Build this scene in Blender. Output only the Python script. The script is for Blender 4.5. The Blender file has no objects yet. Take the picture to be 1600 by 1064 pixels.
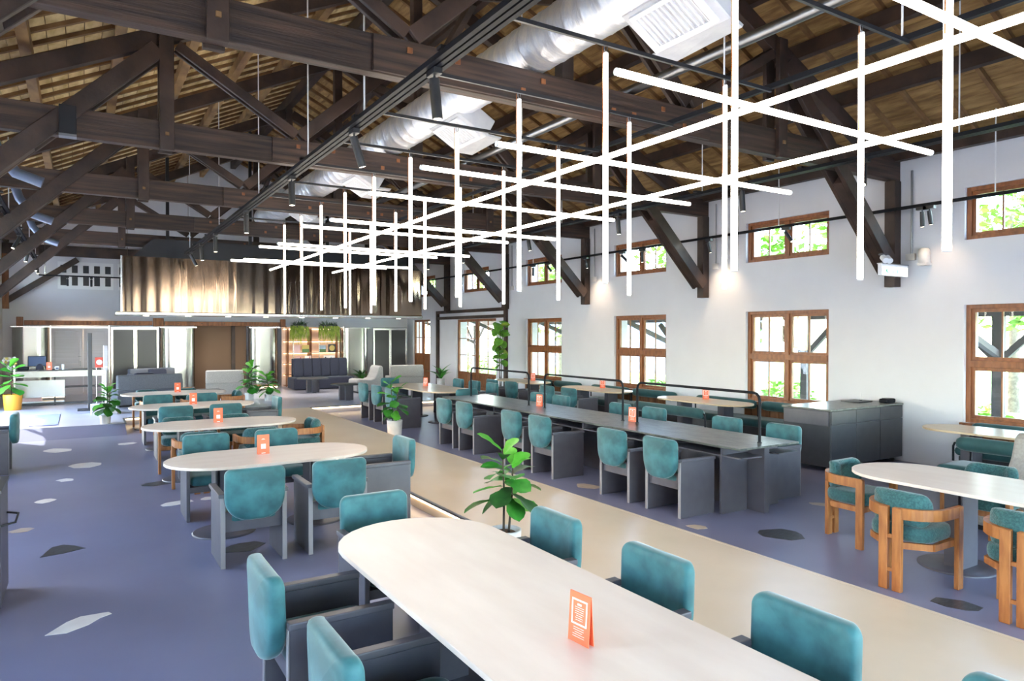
import bpy, math, random
from mathutils import Vector, Matrix
PI = math.pi
R = math.radians
SC = bpy.context.scene
COL = SC.collection
random.seed(7)

# ------------------------------------------------------------------ camera
cam_d = bpy.data.cameras.new('camera'); cam = bpy.data.objects.new('camera', cam_d); COL.objects.link(cam)
cam.location = (0, 0, 2.0)
cam.rotation_euler = (R(90 - 0.617), 0, R(-31.82))
cam_d.sensor_width = 36.0; cam_d.lens = 36.0 * 1083 / 1600
cam_d.clip_start = 0.05; cam_d.clip_end = 300
SC.camera = cam

# ------------------------------------------------------------------ world, sun, exposure
SUN_EL, SUN_ROT = R(40), R(-32)
w = bpy.data.worlds.new('sky'); SC.world = w; w.use_nodes = True
wn = w.node_tree.nodes; wl = w.node_tree.links
bg = wn['Background']; sky = wn.new('ShaderNodeTexSky'); sky.sky_type = 'NISHITA'
sky.sun_disc = False; sky.sun_elevation = SUN_EL; sky.sun_rotation = SUN_ROT
wl.new(sky.outputs['Color'], bg.inputs['Color']); bg.inputs['Strength'].default_value = 4.4
sd = bpy.data.lights.new('sun', 'SUN'); so = bpy.data.objects.new('sun', sd); COL.objects.link(so)
sd.energy = 14.0; sd.angle = R(0.6); sd.color = (1.0, 0.95, 0.87)
_dir = Vector((0.56, -0.83, 0)).normalized() * math.cos(SUN_EL) + Vector((0, 0, -math.sin(SUN_EL)))
so.rotation_euler = _dir.to_track_quat('-Z', 'Y').to_euler(); so.location = (-20, 30, 25)
vs = SC.view_settings
vs.view_transform = 'Standard'; vs.look = 'None'; vs.gamma = 1.0; vs.exposure = 0.62; vs.use_curve_mapping = False
TUBE_POWER = 9.0
SPOT_POWER = 110.0
HOOD_FILL_POWER = 60.0

# ------------------------------------------------------------------ materials
MATS = {}
def mat(name, col, rough=.5, metal=0.0, col2=None, scale=6.0, stretch=(1, 1, 1), bump=0.0, bscale=None, emit=None, estr=0.0,
        sheen=0.0, detail=4.0, spec=None, lo=.35, hi=.65, coat=0.0):
    m = bpy.data.materials.new(name); m.use_nodes = True
    n = m.node_tree.nodes; l = m.node_tree.links; b = n['Principled BSDF']
    b.inputs['Base Color'].default_value = (*col, 1); b.inputs['Roughness'].default_value = rough
    b.inputs['Metallic'].default_value = metal
    if spec is not None: b.inputs['Specular IOR Level'].default_value = spec
    if sheen: b.inputs['Sheen Weight'].default_value = sheen; b.inputs['Sheen Roughness'].default_value = .4
    if coat: b.inputs['Coat Weight'].default_value = coat
    if emit: b.inputs['Emission Color'].default_value = (*emit, 1); b.inputs['Emission Strength'].default_value = estr
    if col2 or bump:
        tc = n.new('ShaderNodeTexCoord'); mp = n.new('ShaderNodeMapping'); mp.inputs['Scale'].default_value = stretch
        l.new(tc.outputs['Object'], mp.inputs['Vector'])
        nz = n.new('ShaderNodeTexNoise'); nz.inputs['Scale'].default_value = scale; nz.inputs['Detail'].default_value = detail
        l.new(mp.outputs['Vector'], nz.inputs['Vector'])
        if col2:
            cr = n.new('ShaderNodeValToRGB'); cr.color_ramp.elements[0].position = lo; cr.color_ramp.elements[1].position = hi
            cr.color_ramp.elements[0].color = (*col, 1); cr.color_ramp.elements[1].color = (*col2, 1)
            l.new(nz.outputs['Fac'], cr.inputs['Fac']); l.new(cr.outputs['Color'], b.inputs['Base Color'])
        if bump:
            src = nz
            if bscale:
                src = n.new('ShaderNodeTexNoise'); src.inputs['Scale'].default_value = bscale; src.inputs['Detail'].default_value = 3
                l.new(mp.outputs['Vector'], src.inputs['Vector'])
            bp = n.new('ShaderNodeBump'); bp.inputs['Strength'].default_value = bump; bp.inputs['Distance'].default_value = .02
            l.new(src.outputs['Fac'], bp.inputs['Height']); l.new(bp.outputs['Normal'], b.inputs['Normal'])
    MATS[name] = m; return m
def glass_mat(name, tint, refl=.12):
    m = bpy.data.materials.new(name); m.use_nodes = True
    n = m.node_tree.nodes; l = m.node_tree.links; n.remove(n['Principled BSDF'])
    t = n.new('ShaderNodeBsdfTransparent'); t.inputs['Color'].default_value = (*tint, 1)
    g = n.new('ShaderNodeBsdfGlossy'); g.inputs['Roughness'].default_value = .02
    lw = n.new('ShaderNodeLayerWeight'); lw.inputs['Blend'].default_value = .5
    pw = n.new('ShaderNodeMath'); pw.operation = 'POWER'; pw.inputs[1].default_value = 4.0; l.new(lw.outputs['Facing'], pw.inputs[0])
    f = n.new('ShaderNodeMath'); f.operation = 'MULTIPLY_ADD'; f.inputs[1].default_value = .5; f.inputs[2].default_value = .03; l.new(pw.outputs[0], f.inputs[0])
    mx = n.new('ShaderNodeMixShader'); l.new(f.outputs[0], mx.inputs[0]); l.new(t.outputs[0], mx.inputs[1]); l.new(g.outputs[0], mx.inputs[2])
    l.new(mx.outputs[0], n['Material Output'].inputs['Surface']); MATS[name] = m; return m
M = MATS
mat('floor_grey', (.165, .175, .28), .36, col2=(.185, .195, .305), scale=1.2, spec=.55)
mat('floor_cream', (.66, .52, .37), .28, col2=(.71, .57, .42), scale=1.5)
mat('floor_lounge', (.42, .41, .47), .28, col2=(.48, .47, .53), scale=1.5)
mat('wall_white', (.68, .67, .71), .85, col2=(.70, .69, .73), scale=2, bump=.03, bscale=40)
mat('dark_wood', (.024, .014, .011), .55, col2=(.062, .034, .024), scale=3, stretch=(1, 1, 1), bump=.15, bscale=18, detail=6)
mat('dark_wood_x', (.020, .012, .010), .55, col2=(.085, .047, .032), scale=2.2, stretch=(.45, 9, 9), bump=.2, bscale=10, detail=8)
mat('mid_wood', (.16, .055, .018), .5, col2=(.30, .11, .035), scale=5, stretch=(3, 3, .6), detail=6)
mat('frame_wood', (.19, .060, .018), .42, col2=(.30, .10, .030), scale=6, stretch=(3, 3, .8), detail=5)
mat('oak', (.27, .088, .02), .42, col2=(.42, .16, .042), scale=7, stretch=(4, 4, .7), detail=6)
mat('deck_gold_lit', (.55, .38, .15), .75, col2=(.86, .68, .36), scale=2.2, stretch=(3, 1.2, 3), detail=8, bump=.2, bscale=25)  # left slope boards: the strong light on that slope is put into the colour
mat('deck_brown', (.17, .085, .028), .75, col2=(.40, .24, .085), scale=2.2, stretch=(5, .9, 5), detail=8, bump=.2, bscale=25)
mat('rafter_gold', (.36, .21, .085), .7, col2=(.52, .34, .13), scale=5, detail=6)
mat('purlin_gold_lit', (.12, .055, .022), .65, col2=(.36, .22, .09), scale=1.6, stretch=(2, 1, 2), detail=6)  # left purlins: yellow wood with the light falling on it painted in
mat('rafter_brown', (.15, .07, .025), .7, col2=(.24, .13, .05), scale=5, detail=6)
mat('roof_dark', (.05, .03, .018), .9)
mat('deck_back', (.12, .065, .022), .85, col2=(.20, .11, .04), scale=3, stretch=(1, .6, 1))
mat('black_metal', (.012, .013, .017), .42, metal=.0, spec=.5)
mat('black_gloss', (.010, .011, .015), .55, spec=.12)
mat('grey_steel', (.30, .31, .33), .35, metal=1.0)
mat('steel', (.34, .265, .20), .05, metal=1.0, col2=(.38, .30, .235), scale=.8)
_st = mat('steel_brushed', (.27, .20, .145), .085, metal=1.0)
_b = _st.node_tree.nodes['Principled BSDF']; _b.inputs['Anisotropic'].default_value = 1.0
_cx = _st.node_tree.nodes.new('ShaderNodeCombineXYZ'); _cx.inputs[2].default_value = 1.0; _st.node_tree.links.new(_cx.outputs[0], _b.inputs['Tangent'])
mat('steel_panel', (.36, .36, .35), .22, metal=1.0, col2=(.41, .41, .40), scale=1)
mat('steel_frame', (.75, .74, .72), .22, metal=1.0)
mat('foil', (.72, .75, .84), .42, metal=.75, col2=(.88, .88, .90), scale=5, bump=.35, bscale=14, stretch=(1, 3, 1))
mat('white_foil', (.50, .50, .54), .5, bump=.2, bscale=18, col2=(.60, .60, .62), scale=4)
mat('wire_white', (.75, .75, .77), .4)
mat('white_paint', (.82, .82, .84), .5)
mat('velvet', (.008, .075, .088), .62, col2=(.036, .165, .184), scale=6.5, sheen=.42, detail=12, lo=.36, hi=.70)
mat('velvet_dark', (.012, .062, .068), .7, col2=(.022, .095, .10), scale=5, sheen=.4)
mat('boucle', (.016, .070, .076), .9, col2=(.036, .118, .122), scale=60, bump=.4, bscale=90, sheen=.4, detail=2)
mat('panel_grey', (.075, .070, .088), .40, col2=(.088, .083, .10), scale=8, spec=.5)
mat('panel_edge', (.26, .245, .255), .45)
mat('table_cream', (.72, .60, .52), .30, col2=(.78, .67, .59), scale=1.6, stretch=(1, 4, 1), detail=6)
mat('table_warm', (.60, .44, .28), .30, col2=(.68, .53, .37), scale=1.6, stretch=(1, 4, 1))
mat('slate', (.055, .062, .058), .28, col2=(.15, .16, .145), scale=5, stretch=(3, 1, 1), bump=.25, bscale=22, detail=8)
mat('cabinet_dark', (.035, .036, .042), .35, col2=(.042, .043, .05), scale=8)
mat('orange', (.80, .115, .045), .5)
mat('orange_card', (.85, .15, .06), .5)
mat('white_print', (.9, .85, .82), .6)
mat('leaf', (.018, .12, .014), .38, col2=(.05, .26, .03), scale=9, spec=.5)
mat('leaf_light', (.07, .33, .025), .4, col2=(.13, .45, .05), scale=9)
mat('leaf_dark', (.010, .05, .010), .45, col2=(.03, .11, .02), scale=9)
mat('leaf_yellow', (.16, .25, .02), .5, col2=(.34, .42, .05), scale=9)
mat('leaf_round', (.05, .20, .02), .45, col2=(.16, .36, .04), scale=7)
mat('stem', (.045, .028, .016), .7)
mat('soil', (.10, .040, .016), .95, col2=(.22, .10, .04), scale=60, bump=.6, bscale=70)
mat('pot_white', (.62, .58, .56), .6, col2=(.70, .66, .63), scale=8)
mat('pot_yellow', (.75, .32, .03), .5)
mat('navy', (.016, .018, .036), .85, col2=(.022, .025, .046), scale=40, sheen=.12)
mat('grey_fabric', (.10, .105, .125), .9, col2=(.13, .135, .155), scale=50)
mat('beige_fabric', (.30, .28, .27), .9, col2=(.36, .34, .32), scale=40)
mat('dark_glass', (.05, .05, .054), .28, spec=.35)
mat('shelf_back', (.62, .46, .38), .8, col2=(.70, .53, .44), scale=3)
mat('tan', (.16, .090, .050), .7)
mat('grey_panel', (.46, .44, .47), .6, col2=(.52, .50, .54), scale=3, stretch=(.2, .2, 20))
mat('mat_blue', (.16, .19, .42), .95, col2=(.22, .26, .52), scale=90)
mat('stone_dark', (.018, .019, .024), .3, col2=(.06, .065, .08), scale=14, stretch=(1, 4, 1), detail=8)
mat('stone_white', (.72, .71, .70), .35, col2=(.80, .79, .78), scale=6)
mat('stone_beige', (.46, .37, .28), .35, col2=(.56, .46, .36), scale=9, stretch=(1, 4, 1))
mat('blue_grey_duct', (.16, .20, .30), .4, metal=.4)
mat('screen', (.01, .02, .05), .15, emit=(.05, .10, .22), estr=.4)
mat('lens', (1, .95, .85), .3, emit=(1, .86, .66), estr=9)
mat('tube_glow', (1, 1, 1), .3, emit=(1.0, .90, .77), estr=TUBE_POWER)
mat('led_glow', (1, .9, .7), .3, emit=(1.0, .74, .42), estr=9)
mat('led_soft', (1, .9, .7), .3, emit=(1.0, .72, .40), estr=6)
mat('exit_glow', (.9, 1, .95), .4, emit=(.92, 1.0, .96), estr=1.1)
mat('exit_green', (.02, .45, .25), .5, emit=(.02, .45, .25), estr=.35)
mat('grass', (.20, .34, .07), .9, col2=(.34, .48, .12), scale=2)
mat('gravel', (.62, .60, .54), .9, col2=(.74, .72, .66), scale=3)
mat('bark', (.10, .07, .05), .9, col2=(.18, .13, .09), scale=12)
mat('foliage', (.10, .24, .03), .6, col2=(.28, .46, .07), scale=3)
mat('porch_wood', (.045, .033, .03), .7, col2=(.08, .06, .052), scale=4)
mat('far_house', (.16, .22, .33), .8, col2=(.20, .27, .39), scale=2)
mat('gold_print', (.55, .42, .12), .5); mat('green_print', (.08, .16, .05), .5); mat('pink_print', (.72, .48, .48), .5)
mat('red_print', (.62, .09, .06), .5); mat('sky_print', (.35, .48, .60), .5)
glass_mat('glass', (.96, .98, .97))

# ------------------------------------------------------------------ mesh builder
class MB:
    def __init__(s): s.v = []; s.f = []; s.sm = []
    def add(s, vs_, fs, smooth=False):
        o = len(s.v); s.v += [tuple(p) for p in vs_]; s.f += [tuple(i + o for i in f) for f in fs]; s.sm += [smooth] * len(fs); return s
    def box(s, x0, x1, y0, y1, z0, z1):
        if x0 > x1: x0, x1 = x1, x0
        if y0 > y1: y0, y1 = y1, y0
        return s.add([(x0,y0,z0),(x1,y0,z0),(x1,y1,z0),(x0,y1,z0),(x0,y0,z1),(x1,y0,z1),(x1,y1,z1),(x0,y1,z1)],
                     [(0,3,2,1),(4,5,6,7),(0,1,5,4),(1,2,6,5),(2,3,7,6),(3,0,4,7)])
    def bar(s, p, q, wd, ht, up=(0, 0, 1)):
        # rectangular bar from p to q; wd across (horizontal), ht along 'up' side
        p = Vector(p); q = Vector(q); d = (q - p).normalized(); up = Vector(up)
        a = d.cross(up)
        if a.length < 1e-6: a = d.cross(Vector((1, 0, 0)))
        a.normalize(); b = a.cross(d).normalized(); a = a * wd / 2; b = b * ht / 2
        return s.add([p-a-b, p+a-b, p+a+b, p-a+b, q-a-b, q+a-b, q+a+b, q-a+b],
                     [(0,1,2,3),(7,6,5,4),(0,4,5,1),(1,5,6,2),(2,6,7,3),(3,7,4,0)])
    def tube(s, pts, r, n=10, cap=True, r2=None):
        pts = [Vector(p) for p in pts]; rings = []; k = len(pts); prev = None
        for i, p in enumerate(pts):
            d = (pts[min(i+1, k-1)] - pts[max(i-1, 0)]).normalized()
            if prev is None:
                a = d.cross(Vector((0, 0, 1)))
                if a.length < 1e-4: a = d.cross(Vector((1, 0, 0)))
            else: a = prev - d * prev.dot(d)
            a.normalize(); prev = a; b = d.cross(a)
            rr = r if r2 is None else r + (r2 - r) * i / max(1, k - 1)
            rings.append([p + (a * math.cos(2*PI*j/n) + b * math.sin(2*PI*j/n)) * rr for j in range(n)])
        v = [q for rg in rings for q in rg]
        f = [(i*n+j, i*n+(j+1) % n, (i+1)*n+(j+1) % n, (i+1)*n+j) for i in range(k-1) for j in range(n)]
        s.add(v, f, True)
        if cap: s.add(rings[0], [tuple(range(n))[::-1]]); s.add(rings[-1], [tuple(range(n))])
        return s
    def lathe(s, prof, n=20, c=(0, 0, 0)):
        # prof: list of (radius, z)
        v = [(c[0]+r*math.cos(2*PI*j/n), c[1]+r*math.sin(2*PI*j/n), c[2]+z) for r, z in prof for j in range(n)]
        k = len(prof)
        f = [(i*n+j, i*n+(j+1) % n, (i+1)*n+(j+1) % n, (i+1)*n+j) for i in range(k-1) for j in range(n)]
        s.add(v, f, True)
        if prof[0][0] > 1e-4: s.add(v[:n], [tuple(range(n))[::-1]])
        if prof[-1][0] > 1e-4: s.add(v[-n:], [tuple(range(n))])
        return s
    def prism(s, poly, z0, z1):
        n = len(poly); v = [(x, y, z0) for x, y in poly] + [(x, y, z1) for x, y in poly]
        return s.add(v, [tuple(range(n))[::-1], tuple(range(n, 2*n))] + [(i, (i+1) % n, n+(i+1) % n, n+i) for i in range(n)])
    def pillow(s, outline, th, fn, rnd=.5):
        # outline: closed 2D loop (u,v) around origin-ish; th thickness; fn(u,v,t)->xyz with t in [-th/2, th/2]
        n = len(outline); cu = sum(p[0] for p in outline)/n; cv = sum(p[1] for p in outline)/n
        levels = [(0, -1), (.35, -1), (.75, -.99), (.90, -.93), (.965, -.75), (.993, -.4), (1, 0), (.993, .4), (.965, .75), (.90, .93), (.75, .99), (.35, 1), (0, 1)]
        v = []
        for sc, t in levels:
            if sc == 0: v.append(fn(cu, cv, t*th/2))
            else: v += [fn(cu+(u-cu)*sc, cv+(q-cv)*sc, t*th/2) for u, q in outline]
        f = []
        L = len(levels)
        off = [0] + [1 + i*n for i in range(L-2)] + [1 + (L-2)*n]
        for j in range(n):
            f.append((0, off[1]+(j+1) % n, off[1]+j)); f.append((off[L-1], off[L-2]+j, off[L-2]+(j+1) % n))
        for i in range(1, L-2):
            for j in range(n): f.append((off[i]+j, off[i]+(j+1) % n, off[i+1]+(j+1) % n, off[i+1]+j))
        return s.add(v, f, True)
def rrect(wd, ht, r, seg=5, rb=None):
    # rounded rectangle outline, centre 0; rb = radius of the lower corners
    rb = r if rb is None else rb; out = []
    for cx, cy, rr, a0 in ((wd/2, ht/2, r, 0), (-wd/2, ht/2, r, 90), (-wd/2, -ht/2, rb, 180), (wd/2, -ht/2, rb, 270)):
        ox = cx - math.copysign(rr, cx); oy = cy - math.copysign(rr, cy)
        out += [(ox + rr*math.cos(R(a0+90*k/seg)), oy + rr*math.sin(R(a0+90*k/seg))) for k in range(seg+1)]
    return out
def stadium(L, W, seg=14):
    r = W/2; h = L/2 - r
    return [(h + r*math.cos(-PI/2+PI*k/seg), r*math.sin(-PI/2+PI*k/seg)) for k in range(seg+1)] + \
           [(-h - r*math.cos(-PI/2+PI*k/seg), -r*math.sin(-PI/2+PI*k/seg)) for k in range(seg+1)]

def setp(o, label=None, cat=None, group=None, kind=None):
    if label: o['label'] = label
    if cat: o['category'] = cat
    if group: o['group'] = group
    if kind: o['kind'] = kind
    return o
def thing(name, label, cat, loc=(0, 0, 0), rz=0.0, group=None, kind=None):
    o = bpy.data.objects.new(name, None); COL.objects.link(o); o.empty_display_size = .1
    o.location = loc; o.rotation_euler = (0, 0, rz); return setp(o, label, cat, group, kind)
def obj(name, mb, m, parent=None, world=False, bevel=0.0, seg=2, label=None, recenter=True):
    vs_ = mb.v; loc = (0, 0, 0)
    if parent is None and recenter:
        xs = [p[0] for p in vs_]; ys = [p[1] for p in vs_]; zs = [p[2] for p in vs_]
        loc = ((min(xs)+max(xs))/2, (min(ys)+max(ys))/2, min(zs))
    elif parent is not None and world:
        q = parent; loc2 = Vector((0, 0, 0))
        while q is not None: loc2 += Vector(q.location); q = q.parent
        loc = tuple(loc2)
    if loc != (0, 0, 0): vs_ = [(a-loc[0], b-loc[1], c-loc[2]) for a, b, c in vs_]
    me = bpy.data.meshes.new(name); me.from_pydata(vs_, [], mb.f); me.polygons.foreach_set('use_smooth', mb.sm); me.update()
    if m: me.materials.append(M[m] if isinstance(m, str) else m)
    o = bpy.data.objects.new(name, me); COL.objects.link(o)
    if parent is not None: o.parent = parent
    else: o.location = loc
    if bevel:
        b = o.modifiers.new('bevel', 'BEVEL'); b.width = bevel; b.segments = seg; b.limit_method = 'ANGLE'; b.angle_limit = R(40)
    if label: o['label'] = label
    return o
def copy_tree(o, parent=None):
    c = o.copy(); COL.objects.link(c); c.parent = parent
    for ch in o.children: copy_tree(ch, c)
    return c
def dup(root, loc, rz, label, group=None):
    c = copy_tree(root); c.location = loc; c.rotation_euler = (0, 0, rz); c['label'] = label
    if group: c['group'] = group
    return c
ORD = ['first', 'second', 'third', 'fourth', 'fifth', 'sixth', 'seventh', 'eighth', 'ninth', 'tenth', 'eleventh', 'twelfth', 'thirteenth']
def B(*a): return MB().box(*a)

# ------------------------------------------------------------------ main dimensions (metres)
XL, XR, YB, YF = -2.0, 10.9, -4.0, 25.4
XC, EAVE, PITCH = 4.45, 4.88, .48
STEP, YS = .15, 17.3
JX, JY = .74, 16.25
PX0, PX1 = 3.25, 4.77
TIE0, TIE1 = 4.37, 4.72
def deck(x): return EAVE + PITCH * (6.45 - abs(x - XC))
TRUSS_Y = [-1.7, 2.2, 6.1, 10.0, 13.9, 17.8, 21.7]

# ------------------------------------------------------------------ floors
floor = setp(obj('floor', B(XL-.42, XR+.42, YB-.42, YF+.42, -.25, 0), 'floor_grey', recenter=False), 'sunken blue-grey resin floor of the dining areas', kind='structure')
fp = setp(obj('floor_path', B(PX0, PX1, YB, YS, 0, STEP), 'floor_cream'), 'raised cream walkway between the two dining areas', kind='structure')
fl = setp(obj('floor_lounge', MB().prism([(XL, JY), (JX, JY), (JX, YS), (XR, YS), (XR, YF), (XL, YF)], 0, STEP), 'floor_lounge'), 'raised pale lounge floor at the far end', kind='structure')
setp(obj('floor_ramp', MB().add([(XL, JY-.75, .001), (JX, JY-.75, .001), (JX, JY-.031, .001), (XL, JY-.031, .001), (JX, JY-.031, STEP-.001), (XL, JY-.031, STEP-.001)], [(0, 3, 2, 1), (0, 1, 4, 5), (1, 2, 4), (0, 5, 3), (2, 3, 5, 4)]), 'floor_grey'), 'short grey ramp up to the entrance floor', kind='structure')
t = setp(obj('trim_1', MB().box(PX0-.03, PX0+.005, YB, YS, STEP-.02, STEP+.002), 'grey_steel'), 'metal nosing along the left edge of the walkway', kind='structure')
t = setp(obj('trim_2', MB().box(PX1-.005, PX1+.03, YB, YS, STEP-.02, STEP+.002), 'floor_cream'), 'pale nosing along the right edge of the walkway', kind='structure')
t = setp(obj('trim_3', MB().box(JX, PX0-.03, YS-.03, YS+.005, STEP-.02, STEP+.002).box(XL, JX+.03, JY-.03, JY+.005, STEP-.02, STEP+.002).box(JX-.005, JX+.03, JY+.005, YS-.03, STEP-.02, STEP+.002), 'grey_steel'), 'metal nosing of the lounge step on the left', kind='structure')
t = setp(obj('trim_4', MB().box(PX1+.03, XR, YS-.03, YS+.005, STEP-.02, STEP+.002), 'grey_steel'), 'metal nosing of the lounge step on the right', kind='structure')
for i, (bx_, lb) in enumerate((((PX0-.018, PX0-.002, YB, YS-.02, STEP-.045, STEP-.022), 'warm light strip under the left edge of the cream walkway'),
            ((PX1+.002, PX1+.018, YB, YS-.02, STEP-.045, STEP-.022), 'warm light strip under the right edge of the cream walkway'),
            ((JX+.06, PX0-.06, YS-.018, YS-.002, STEP-.045, STEP-.022), 'warm light strip under the lounge step left of the walkway'),
            ((PX1+.06, XR-.1, YS-.018, YS-.002, STEP-.045, STEP-.022), 'warm light strip under the lounge step right of the walkway'))):
    setp(obj('light_strip', B(*bx_), 'led_glow'), lb, 'light strip', 'step light strips')
# stone inlays set into the resin floor
def inlay(pts, m):
    mb = MB().prism(pts, -.01, .002); return obj('stone_inlay', mb, m, floor)
def blob(cx, cy, a, b, rot, n=9, jag=.3, seed=0):
    rr = random.Random(seed); out = []
    for k in range(n):
        an = 2*PI*k/n + rr.uniform(-.2, .2); q = 1 - rr.random()*jag
        x, y = a*q*math.cos(an), b*q*math.sin(an)
        out.append((cx + x*math.cos(rot) - y*math.sin(rot), cy + x*math.sin(rot) + y*math.cos(rot)))
    return out
inlay([(-.22,5.50),(-.10,5.47),(.03,5.55),(.10,5.64),(.17,5.68),(.15,5.73),(-.02,5.74),(-.10,5.68)], 'stone_white')
inlay([(-.33,7.44),(-.15,7.47),(.02,7.55),(-.06,7.68),(-.16,7.78),(-.25,7.74),(-.29,7.60)], 'stone_dark')
for i, (cx, cy, a, b, rot, m) in enumerate(((-.53,8.57,.13,.10,.3,'stone_beige'),(-.38,9.92,.12,.14,.4,'stone_white'),(1.30,9.05,.12,.10,0,'stone_white'),
        (.85,10.3,.28,.18,.2,'stone_dark'),(1.27,6.80,.22,.17,.2,'stone_dark'),(5.90,4.42,.27,.22,-.5,'stone_dark'),(5.47,2.60,.19,.12,-1.0,'stone_dark'),
        (5.60,7.15,.22,.14,-1.2,'stone_beige'),(5.38,5.05,.13,.09,-1.1,'stone_beige'),(7.34,4.92,.22,.10,-1.1,'stone_beige'),(7.45,5.75,.16,.12,-.8,'stone_dark'),
        (-.36,14.1,.26,.3,.5,'stone_white'),(-.2,15.9,.16,.2,.5,'stone_dark'),(.05,12.3,.25,.3,.5,'stone_white'),(.7,14.3,.2,.16,.2,'stone_white'),
        (6.6,12.1,.2,.14,.2,'stone_beige'),(.95,9.0,.22,.12,.4,'stone_white'),(-.2,11.2,.12,.14,.2,'stone_white'))):
    inlay(blob(cx, cy, a, b, rot, seed=i+3), m)

# ------------------------------------------------------------------ walls with openings
def wall_boxes(axis, c0, c1, a0, a1, z0, z1, holes):
    """wall slab between c0..c1 across, spanning a0..a1 along, with rectangular holes (a,b,zlo,zhi)"""
    mb = MB(); al = sorted({a0, a1} | {h[0] for h in holes} | {h[1] for h in holes}); zl = sorted({z0, z1} | {h[2] for h in holes} | {h[3] for h in holes})
    for i in range(len(al)-1):
        run = None
        for j in range(len(zl)-1):
            am = (al[i]+al[i+1])/2; zm = (zl[j]+zl[j+1])/2
            hole = any(h[0] < am < h[1] and h[2] < zm < h[3] for h in holes)
            if not hole and run is None: run = zl[j]
            if run is not None and (hole or j == len(zl)-2):
                top = zl[j] if hole else zl[j+1]
                if axis == 'x': mb.box(c0, c1, al[i], al[i+1], run, top)
                else: mb.box(al[i], al[i+1], c0, c1, run, top)
                run = None
    return mb
WIN = [(3.35-3.9*2, 5.10-3.9*2), (3.35-3.9, 5.10-3.9), (3.35, 5.10), (7.25, 9.0), (11.15, 12.9), (15.05, 16.8)]
UPW = WIN + [(18.95, 20.7), (22.85, 24.5)]
LZ0, LZ1, UZ0, UZ1 = .70, 2.41, 3.35, 4.11
WIN = [q for q in WIN if q[0] > YB]; UPW = [q for q in UPW if q[0] > YB]
D1 = (18.5, 21.2); D2 = (23.3, 24.85); DL = (16.9, 20.3); WINL = WIN[:-1]
hr = [(a, b, LZ0, LZ1) for a, b in WIN] + [(a, b, UZ0, UZ1) for a, b in UPW] + [(D1[0], D1[1], STEP, 2.46), (D2[0], D2[1], STEP, 2.50)]
hl = [(a, b, LZ0, LZ1) for a, b in WINL] + [(a, b, UZ0, UZ1) for a, b in UPW] + [(DL[0], DL[1], STEP, 2.75)]
TW = .42
setp(obj('wall_right', wall_boxes('x', XR, XR+TW, YB, YF, 0, 4.86, hr), 'wall_white', recenter=False), 'white plaster window wall with timber windows', kind='structure')
setp(obj('wall_left', wall_boxes('x', XL-TW, XL, YB, YF, 0, 4.86, hl), 'wall_white', recenter=False), 'white plaster wall on the left side', kind='structure')
def gable(y0, y1, name, holes=()):
    mb = wall_boxes('y', y0, y1, XL-TW, XR+TW, 0, 4.6, list(holes))
    p = [(XL-TW, 4.6), (XR+TW, 4.6), (XR+TW, EAVE-.1), (XC, deck(XC)-.02), (XL-TW, EAVE-.1)]
    n = len(p); v = [(x, y0, z) for x, z in p] + [(x, y1, z) for x, z in p]
    mb.add(v, [tuple(range(n)), tuple(range(n, 2*n))[::-1]] + [(i, n+i, n+(i+1) % n, (i+1) % n) for i in range(n)])
    return obj(name, mb, 'wall_white', recenter=False)
setp(gable(YF, YF+TW, 'wall_far', [(-.62, .86, 3.36, 4.2), (.98, 2.4, 3.36, 4.2)]), 'white gable wall at the far end', kind='structure')
setp(gable(YB-TW, YB, 'wall_back', [(-1.0, 2.2, .3, 2.6), (3.0, 6.4, .3, 2.6), (7.0, 10.2, .3, 2.6)]), 'white gable wall behind the camera', kind='structure')

# windows
wcount = [0]
def pane_grid(par, x, a0, a1, z0, z1, nv, nh, wood, bw=.022, axis='x', th=.03, gl='glass'):
    for k in range(1, nv+1):
        a = a0 + (a1-a0)*k/(nv+1)
        b = (x-th/2, x+th/2, a-bw/2, a+bw/2, z0, z1) if axis == 'x' else (a-bw/2, a+bw/2, x-th/2, x+th/2, z0, z1)
        obj('muntin', B(*b), wood, par, world=True)
    for k in range(1, nh+1):
        z = z0 + (z1-z0)*k/(nh+1)
        b = (x-th/2, x+th/2, a0, a1, z-bw/2, z+bw/2) if axis == 'x' else (a0, a1, x-th/2, x+th/2, z-bw/2, z+bw/2)
        obj('muntin', B(*b), wood, par, world=True)
    for i in range(nv+1):
        for j in range(nh+1):
            p0 = a0 + (a1-a0)*i/(nv+1); p1 = a0 + (a1-a0)*(i+1)/(nv+1); q0 = z0 + (z1-z0)*j/(nh+1); q1 = z0 + (z1-z0)*(j+1)/(nh+1)
            b = (x-.003, x+.003, p0, p1, q0, q1) if axis == 'x' else (p0, p1, x-.003, x+.003, q0, q1)
            obj('pane', B(*b), gl, par, world=True)
def frame_ring(x, a0, a1, z0, z1, wd, th):
    return MB().box(x-th/2, x+th/2, a0, a0+wd, z0, z1).box(x-th/2, x+th/2, a1-wd, a1, z0, z1).box(x-th/2, x+th/2, a0+wd, a1-wd, z0, z0+wd).box(x-th/2, x+th/2, a0+wd, a1-wd, z1-wd, z1)
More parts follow.
